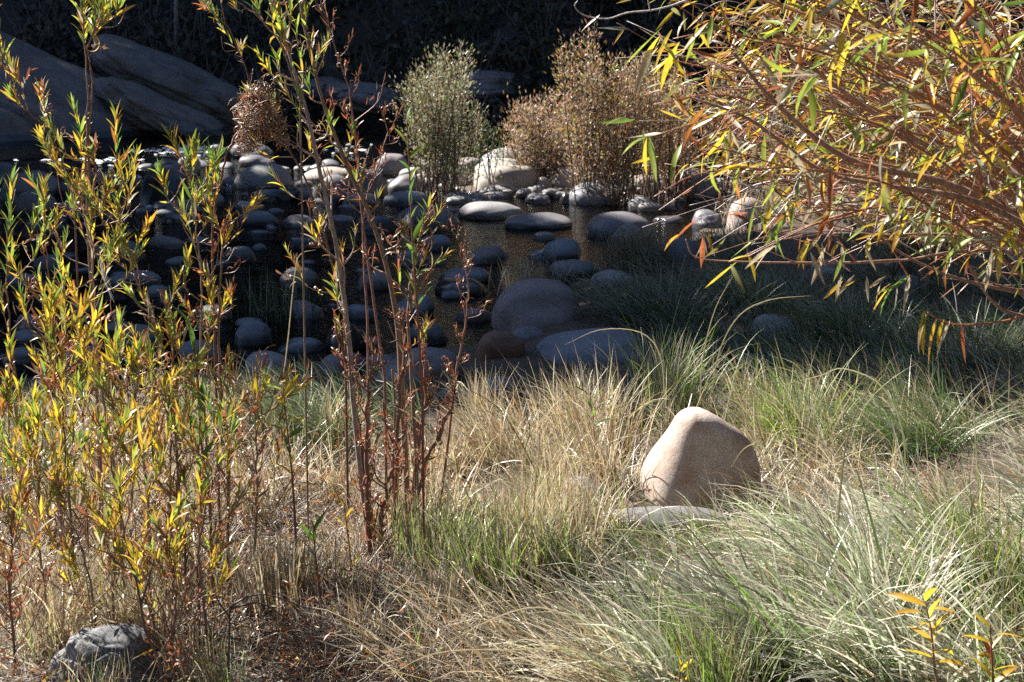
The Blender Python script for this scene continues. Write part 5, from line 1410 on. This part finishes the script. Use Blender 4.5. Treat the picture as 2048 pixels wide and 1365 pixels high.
# ------------------------------------------------------------------ the big willow leaning in from the right
def right_willow():
    rng = np.random.default_rng(909)
    base = np.array([2.35, 5.9, 0.0]); base[2] = float(terrain(base[0], base[1]))
    t = thing('willow_tree', 'large willow leaning in from the right with long yellow hanging leaves', 'willow', tuple(base))
    LV = Leaves()
    tabF = {'yellow': 7, 'lime': 8, 'gold': 3, 'orange': 2.4, 'rust': 3, 'pale': 4, 'silver': 2, 'green': 1.5, 'olive': 3}
    tabB = {'olive': 6, 'gold': 3, 'yellow': 3, 'brown': 4, 'lime': 2.5, 'pale': 2, 'rust': 2.5, 'orange': 2}
    bg = Buf(); tw = Buf()
    barks = [(0.30, 0.10, 0.045), (0.20, 0.085, 0.05), (0.30, 0.14, 0.065), (0.13, 0.085, 0.07), (0.34, 0.28, 0.25)]
    def hang(p, d, n, ln, store, tab, spread=0.07):
        for i in range(n):
            r = rng.normal(0, 1, 3)
            e = unit(d * 0.35 + r * [0.65, 0.5, 0.3] + [-0.15, 0, -0.62])
            if rng.uniform() < 0.22: e = unit(d * .9 + r * .5)
            L_ = rng.uniform(*ln)
            q = p + d * rng.uniform(-spread, spread)
            c = pick(rng, tab)
            if store is LV: LV.add(q, e, unit(np.array([0, -0.3, 1.0]) + rng.normal(0, .55, 3)), L_, 'hang', c)
            else: add_leaf(bg, q, e, unit(np.array([0, -0.3, 1.0]) + rng.normal(0, .6, 3)), L_, 'hang', c, rng, 4)
    tips = [(1318, 95), (1345, 40), (1385, 5), (1362, 150), (1398, 222), (1430, 110), (1462, 60), (1500, 10), (1415, 262), (1440, 330), (1472, 215), (1500, 290), (1530, 120), (1560, 60), (1590, 5), (1545, 350), (1575, 230), (1610, 150), (1640, 60), (1680, -20), (1620, 300), (1660, 220), (1700, 110), (1740, 10), (1720, 250), (1770, 130), (1800, 40), (1840, -30), (1850, 170), (1900, 60), (1940, -30), (1960, 150), (2000, 20), (1490, 410), (1600, 400), (2040, 90)]
    for k, tip in enumerate(tips):
        Yt = rng.uniform(4.3, 5.9)
        Yc = 5.4 + (Yt - 5.1) * 0.5
        e = at_y(tip[0] + 0.06 * (2048 - tip[0]), tip[1], Yt)
        far_ = (2048 - tip[0]) / 700
        # where the stem passes the right edge of the view
        cross = at_y(2075 + rng.uniform(-10, 90), 330 + 190 * np.clip(far_ + 0.15, 0, 1) * np.clip(0.45 + tip[1] / 420, 0.45, 1.15) + rng.normal(0, 22), Yc)
        f = base + np.array([rng.normal(0, .06), rng.normal(0, .10), 0])
        mid = cross * 0.5 + e * 0.5 + np.array([0, 0, 0.05 + 0.06 * far_])
        P = smooth_path([f, f * 0.45 + cross * 0.55 + [0.1, 0, 0.12], cross, mid, e], 30)
        P = P + np.cumsum(rng.normal(0, 0.004, P.shape), 0) * np.linspace(0, 1, len(P))[:, None]
        b = Buf(); r0 = rng.uniform(0.006, 0.012) * (1.5 if k % 6 == 2 else 1)
        col = np.array(barks[int(rng.integers(0, 5))]) * rng.uniform(.8, 1.2)
        tube(b, P, r0, 0.0018, col, np.array(barks[k % 3]) * 1.2, 6)
        link('stem', b.mesh('stem', M_BARK, base), t)
        # side twigs
        for j in range(int(6 + 7 * min(far_ + .3, 1))):
            u = rng.uniform(0.50, 0.98)
            p, d = interp_path(P, u)
            dd = unit(d + rng.normal(0, .45, 3) * [1, .8, 1] + [-0.1, 0, 0.05])
            L_ = rng.uniform(0.10, 0.34)
            q = p + dd * L_ + np.array([0, 0, rng.uniform(-.05, .03)])
            TP = smooth_path([p, p + dd * L_ * .5 + rng.normal(0, .012, 3), q], 6)
            tube(tw, TP, 0.0022, 0.001, np.array(barks[int(rng.integers(0, 5))]) * rng.uniform(.8, 1.4), sides=4)
            if rng.uniform() < 0.52:
                hang(q, unit(q - p), int(rng.integers(2, 5)), (0.055, 0.125), LV, tabF)
                if rng.uniform() < .4: hang((p + q) / 2, unit(q - p), 2, (0.05, 0.10), LV, tabF)
        hang(e, unit(P[-1] - P[-2]), 3, (0.07, 0.12), LV, tabF, 0.04)
    # deeper, finer growth behind the front branches
    for k in range(560):
        px = rng.uniform(1400, 2120); py = rng.uniform(-40, 470)
        lim = 1400 + 0.28 * max(py - 180, 0) + rng.normal(0, 45)
        if px < lim + 60 or py > 330 + (px - 1400) * 0.27 + rng.normal(0, 30): continue
        Y = rng.uniform(5.8, 8.2)
        p = at_y(px, py, Y)
        d = unit(np.array([-0.85, rng.normal(0, .3), 0.42 + rng.normal(0, .3)]))
        L_ = rng.uniform(0.2, 0.5)
        TP = smooth_path([p - d * L_ * .6 + [0, 0, -.03], p, p + d * L_ * .5 + rng.normal(0, .03, 3)], 7)
        tube(tw, TP, rng.uniform(.0018, .0042), 0.001, np.array(barks[int(rng.integers(0, 5))]) * rng.uniform(.7, 1.5), sides=4)
        hang(p + d * L_ * .3, d, int(rng.integers(3, 7)), (0.05, 0.10), None, tabB, 0.18)
    # bare tangled twigs under the leafy mass
    for k in range(100):
        px = rng.uniform(1420, 2120); py = rng.uniform(370, 600)
        if py > 440 + (px - 1400) * 0.25: continue
        Y = rng.uniform(5.4, 8.5)
        p = at_y(px, py, Y); d = unit(np.array([-0.9, rng.normal(0, .3), rng.normal(0.1, .35)])); L_ = rng.uniform(0.15, 0.5)
        TP = smooth_path([p - d * L_ * .5, p + rng.normal(0, .02, 3), p + d * L_ * .5 + rng.normal(0, .05, 3)], 7)
        tube(tw, TP, rng.uniform(.0015, .0038), 0.001, np.array(barks[int(rng.integers(0, 5))]) * rng.uniform(.6, 1.3), sides=4)
        if rng.uniform() < .3: hang(p + d * L_ * .4, d, 2, (0.05, 0.09), None, {'gold': 3, 'brown': 3, 'olive': 3, 'rust': 2}, 0.05)
    # the low bare branches that cross the shade
    lows = [([(2120, 600), (2010, 580), (1900, 552), (1800, 505), (1700, 425), (1600, 350)], 5.2, 0.007), ([(2110, 520), (1950, 500), (1800, 522), (1650, 526), (1480, 524), (1392, 515), (1372, 480)], 5.6, 0.006), ([(1800, 520), (1620, 528), (1560, 512), (1515, 492)], 5.6, 0.003), ([(1505, 524), (1490, 490), (1470, 468)], 5.6, 0.003), ([(2100, 640), (2010, 622), (1960, 570), (1910, 478), (1850, 400)], 5.4, 0.007), ([(2100, 500), (1900, 470), (1760, 470), (1660, 462), (1560, 480)], 5.5, 0.005), ([(2110, 470), (1900, 370), (1700, 320), (1560, 215), (1470, 110)], 5.0, 0.014), ([(2110, 445), (1920, 330), (1760, 235), (1620, 130), (1520, 20)], 5.3, 0.012), ([(2110, 480), (1940, 400), (1760, 370), (1640, 340), (1500, 240), (1380, 195)], 4.9, 0.010)]
    for pts, Y, r in lows:
        P = smooth_path(np.array([at_y(x, y, Y) for x, y in pts]), 30)
        if pts[0][0] > 2050: P = np.concatenate([smooth_path([base + rng.normal(0, .05, 3) * [1, 1, 0], base * .5 + P[0] * .5 + [.12, 0, .1], P[0]], 10)[:-1], P])
        b = Buf(); tube(b, P, r, r * .3, (0.22, 0.13, 0.09), (0.30, 0.17, 0.12), 7)
        link('branch', b.mesh('branch', M_BARK, base), t)
    def cluster(px, py, Y, n, tab, ln=(0.07, 0.12), s=30):
        for _ in range(n):
            q = at_y(px + rng.normal(0, s), py + rng.normal(0, s * .4), Y + rng.normal(0, .05))
            LV.add(q, unit(np.array([-0.4 + rng.normal(0, .45), rng.normal(0, .3), -0.75])), rng.normal(size=3) + [0, 0, 1], rng.uniform(*ln), 'hang', pick(rng, tab))
    cluster(1660, 345, 4.8, 7, {'orange': 3, 'rust': 4, 'pale': 3}, (0.09, 0.13), 26)
    cluster(1760, 350, 4.8, 3, {'yellow': 2, 'pale': 2}, (0.08, 0.12), 20)
    cluster(1460, 255, 4.8, 3, {'yellow': 4}, (0.10, 0.13), 14)
    cluster(1330, 75, 4.6, 6, {'yellow': 4, 'lime': 2, 'pale': 1}, (0.10, 0.14), 22)
    cluster(1640, 490, 5.6, 11, {'gold': 4, 'pale': 2, 'yellow': 2}, (0.07, 0.11), 34)
    cluster(1420, 470, 5.6, 9, {'gold': 3, 'brown': 2, 'rust': 2, 'olive': 2}, (0.06, 0.10), 34)
    cluster(1700, 555, 5.6, 6, {'gold': 3, 'pale': 2}, (0.06, 0.09), 22)
    cluster(1780, 565, 5.6, 5, {'pale': 3, 'gold': 2}, (0.06, 0.09), 18)
    cluster(1880, 395, 4.8, 4, {'yellow': 3, 'lime': 3, 'pale': 1}, (0.09, 0.13), 30)
    cluster(2010, 500, 4.8, 7, {'yellow': 3, 'lime': 2, 'pale': 3}, (0.08, 0.12), 28)
    link('twigs', tw.mesh('twigs', M_BARK, base), t, kind='stuff')
    link('foliage', bg.mesh('foliage', M_LEAF, base), t, kind='stuff')
    LV.build(t, base, 300, rng)
right_willow()

# the orange twig with its row of hanging leaves over the shade
def low_twig():
    Y = 5.0
    P = smooth_path(np.array([at_y(x, y, Y) for x, y in [(2120, 612), (2010, 642), (1920, 650), (1880, 640), (1848, 622)]]), 20)
    t = thing('hanging_twig', 'orange twig with a row of limp yellow leaves over the shade', 'twig', tuple(P[0]))
    b = Buf(); tube(b, P, 0.0032, 0.0012, (0.34, 0.11, 0.035), sides=6)
    link('stem', b.mesh('stem', M_BARK, P[0]), t)
    for x, y, x2, y2, c in [(1850, 622, 1836, 712, 'yellow'), (1856, 624, 1818, 706, 'pale'), (1874, 636, 1848, 730, 'gold'), (1888, 640, 1868, 694, 'yellow'), (1900, 642, 1868, 720, 'pale'), (1925, 648, 1929, 735, 'rust'), (1846, 622, 1840, 680, 'lime')]:
        p, q = at_y(x, y, Y), at_y(x2, y2, Y - 0.02)
        LN = np.linalg.norm(q - p)
        LVx = Leaves(); LVx.add(p, q - p, np.array([-.8, -.6, .4]), LN, 'hang', PAL[c])
        LVx.build(t, P[0], 5, RNG)
low_twig()

def top_twig():
    Y = 5.0
    P = smooth_path(np.array([at_y(x, y, Y) for x, y in [(1460, -40), (1370, 2), (1310, 20), (1255, 26), (1215, 38), (1170, 32), (1150, 14), (1155, 2)]]), 26)
    t = thing('bare_twig', 'bare pale twig curling in at the top above the rusty shrub', 'twig', tuple(P[0]))
    b = Buf(); tube(b, P, 0.0028, 0.0012, (0.40, 0.36, 0.34), sides=6)
    link('stem', b.mesh('stem', M_BARK, P[0]), t)
    b = Buf(); tube(b, smooth_path([at_y(1300, 21, Y), at_y(1296, -10, Y), at_y(1312, -30, Y)], 8), 0.0016, 0.001, (0.36, 0.32, 0.30), sides=5)
    link('branch', b.mesh('branch', M_BARK, P[0]), t)
top_twig()
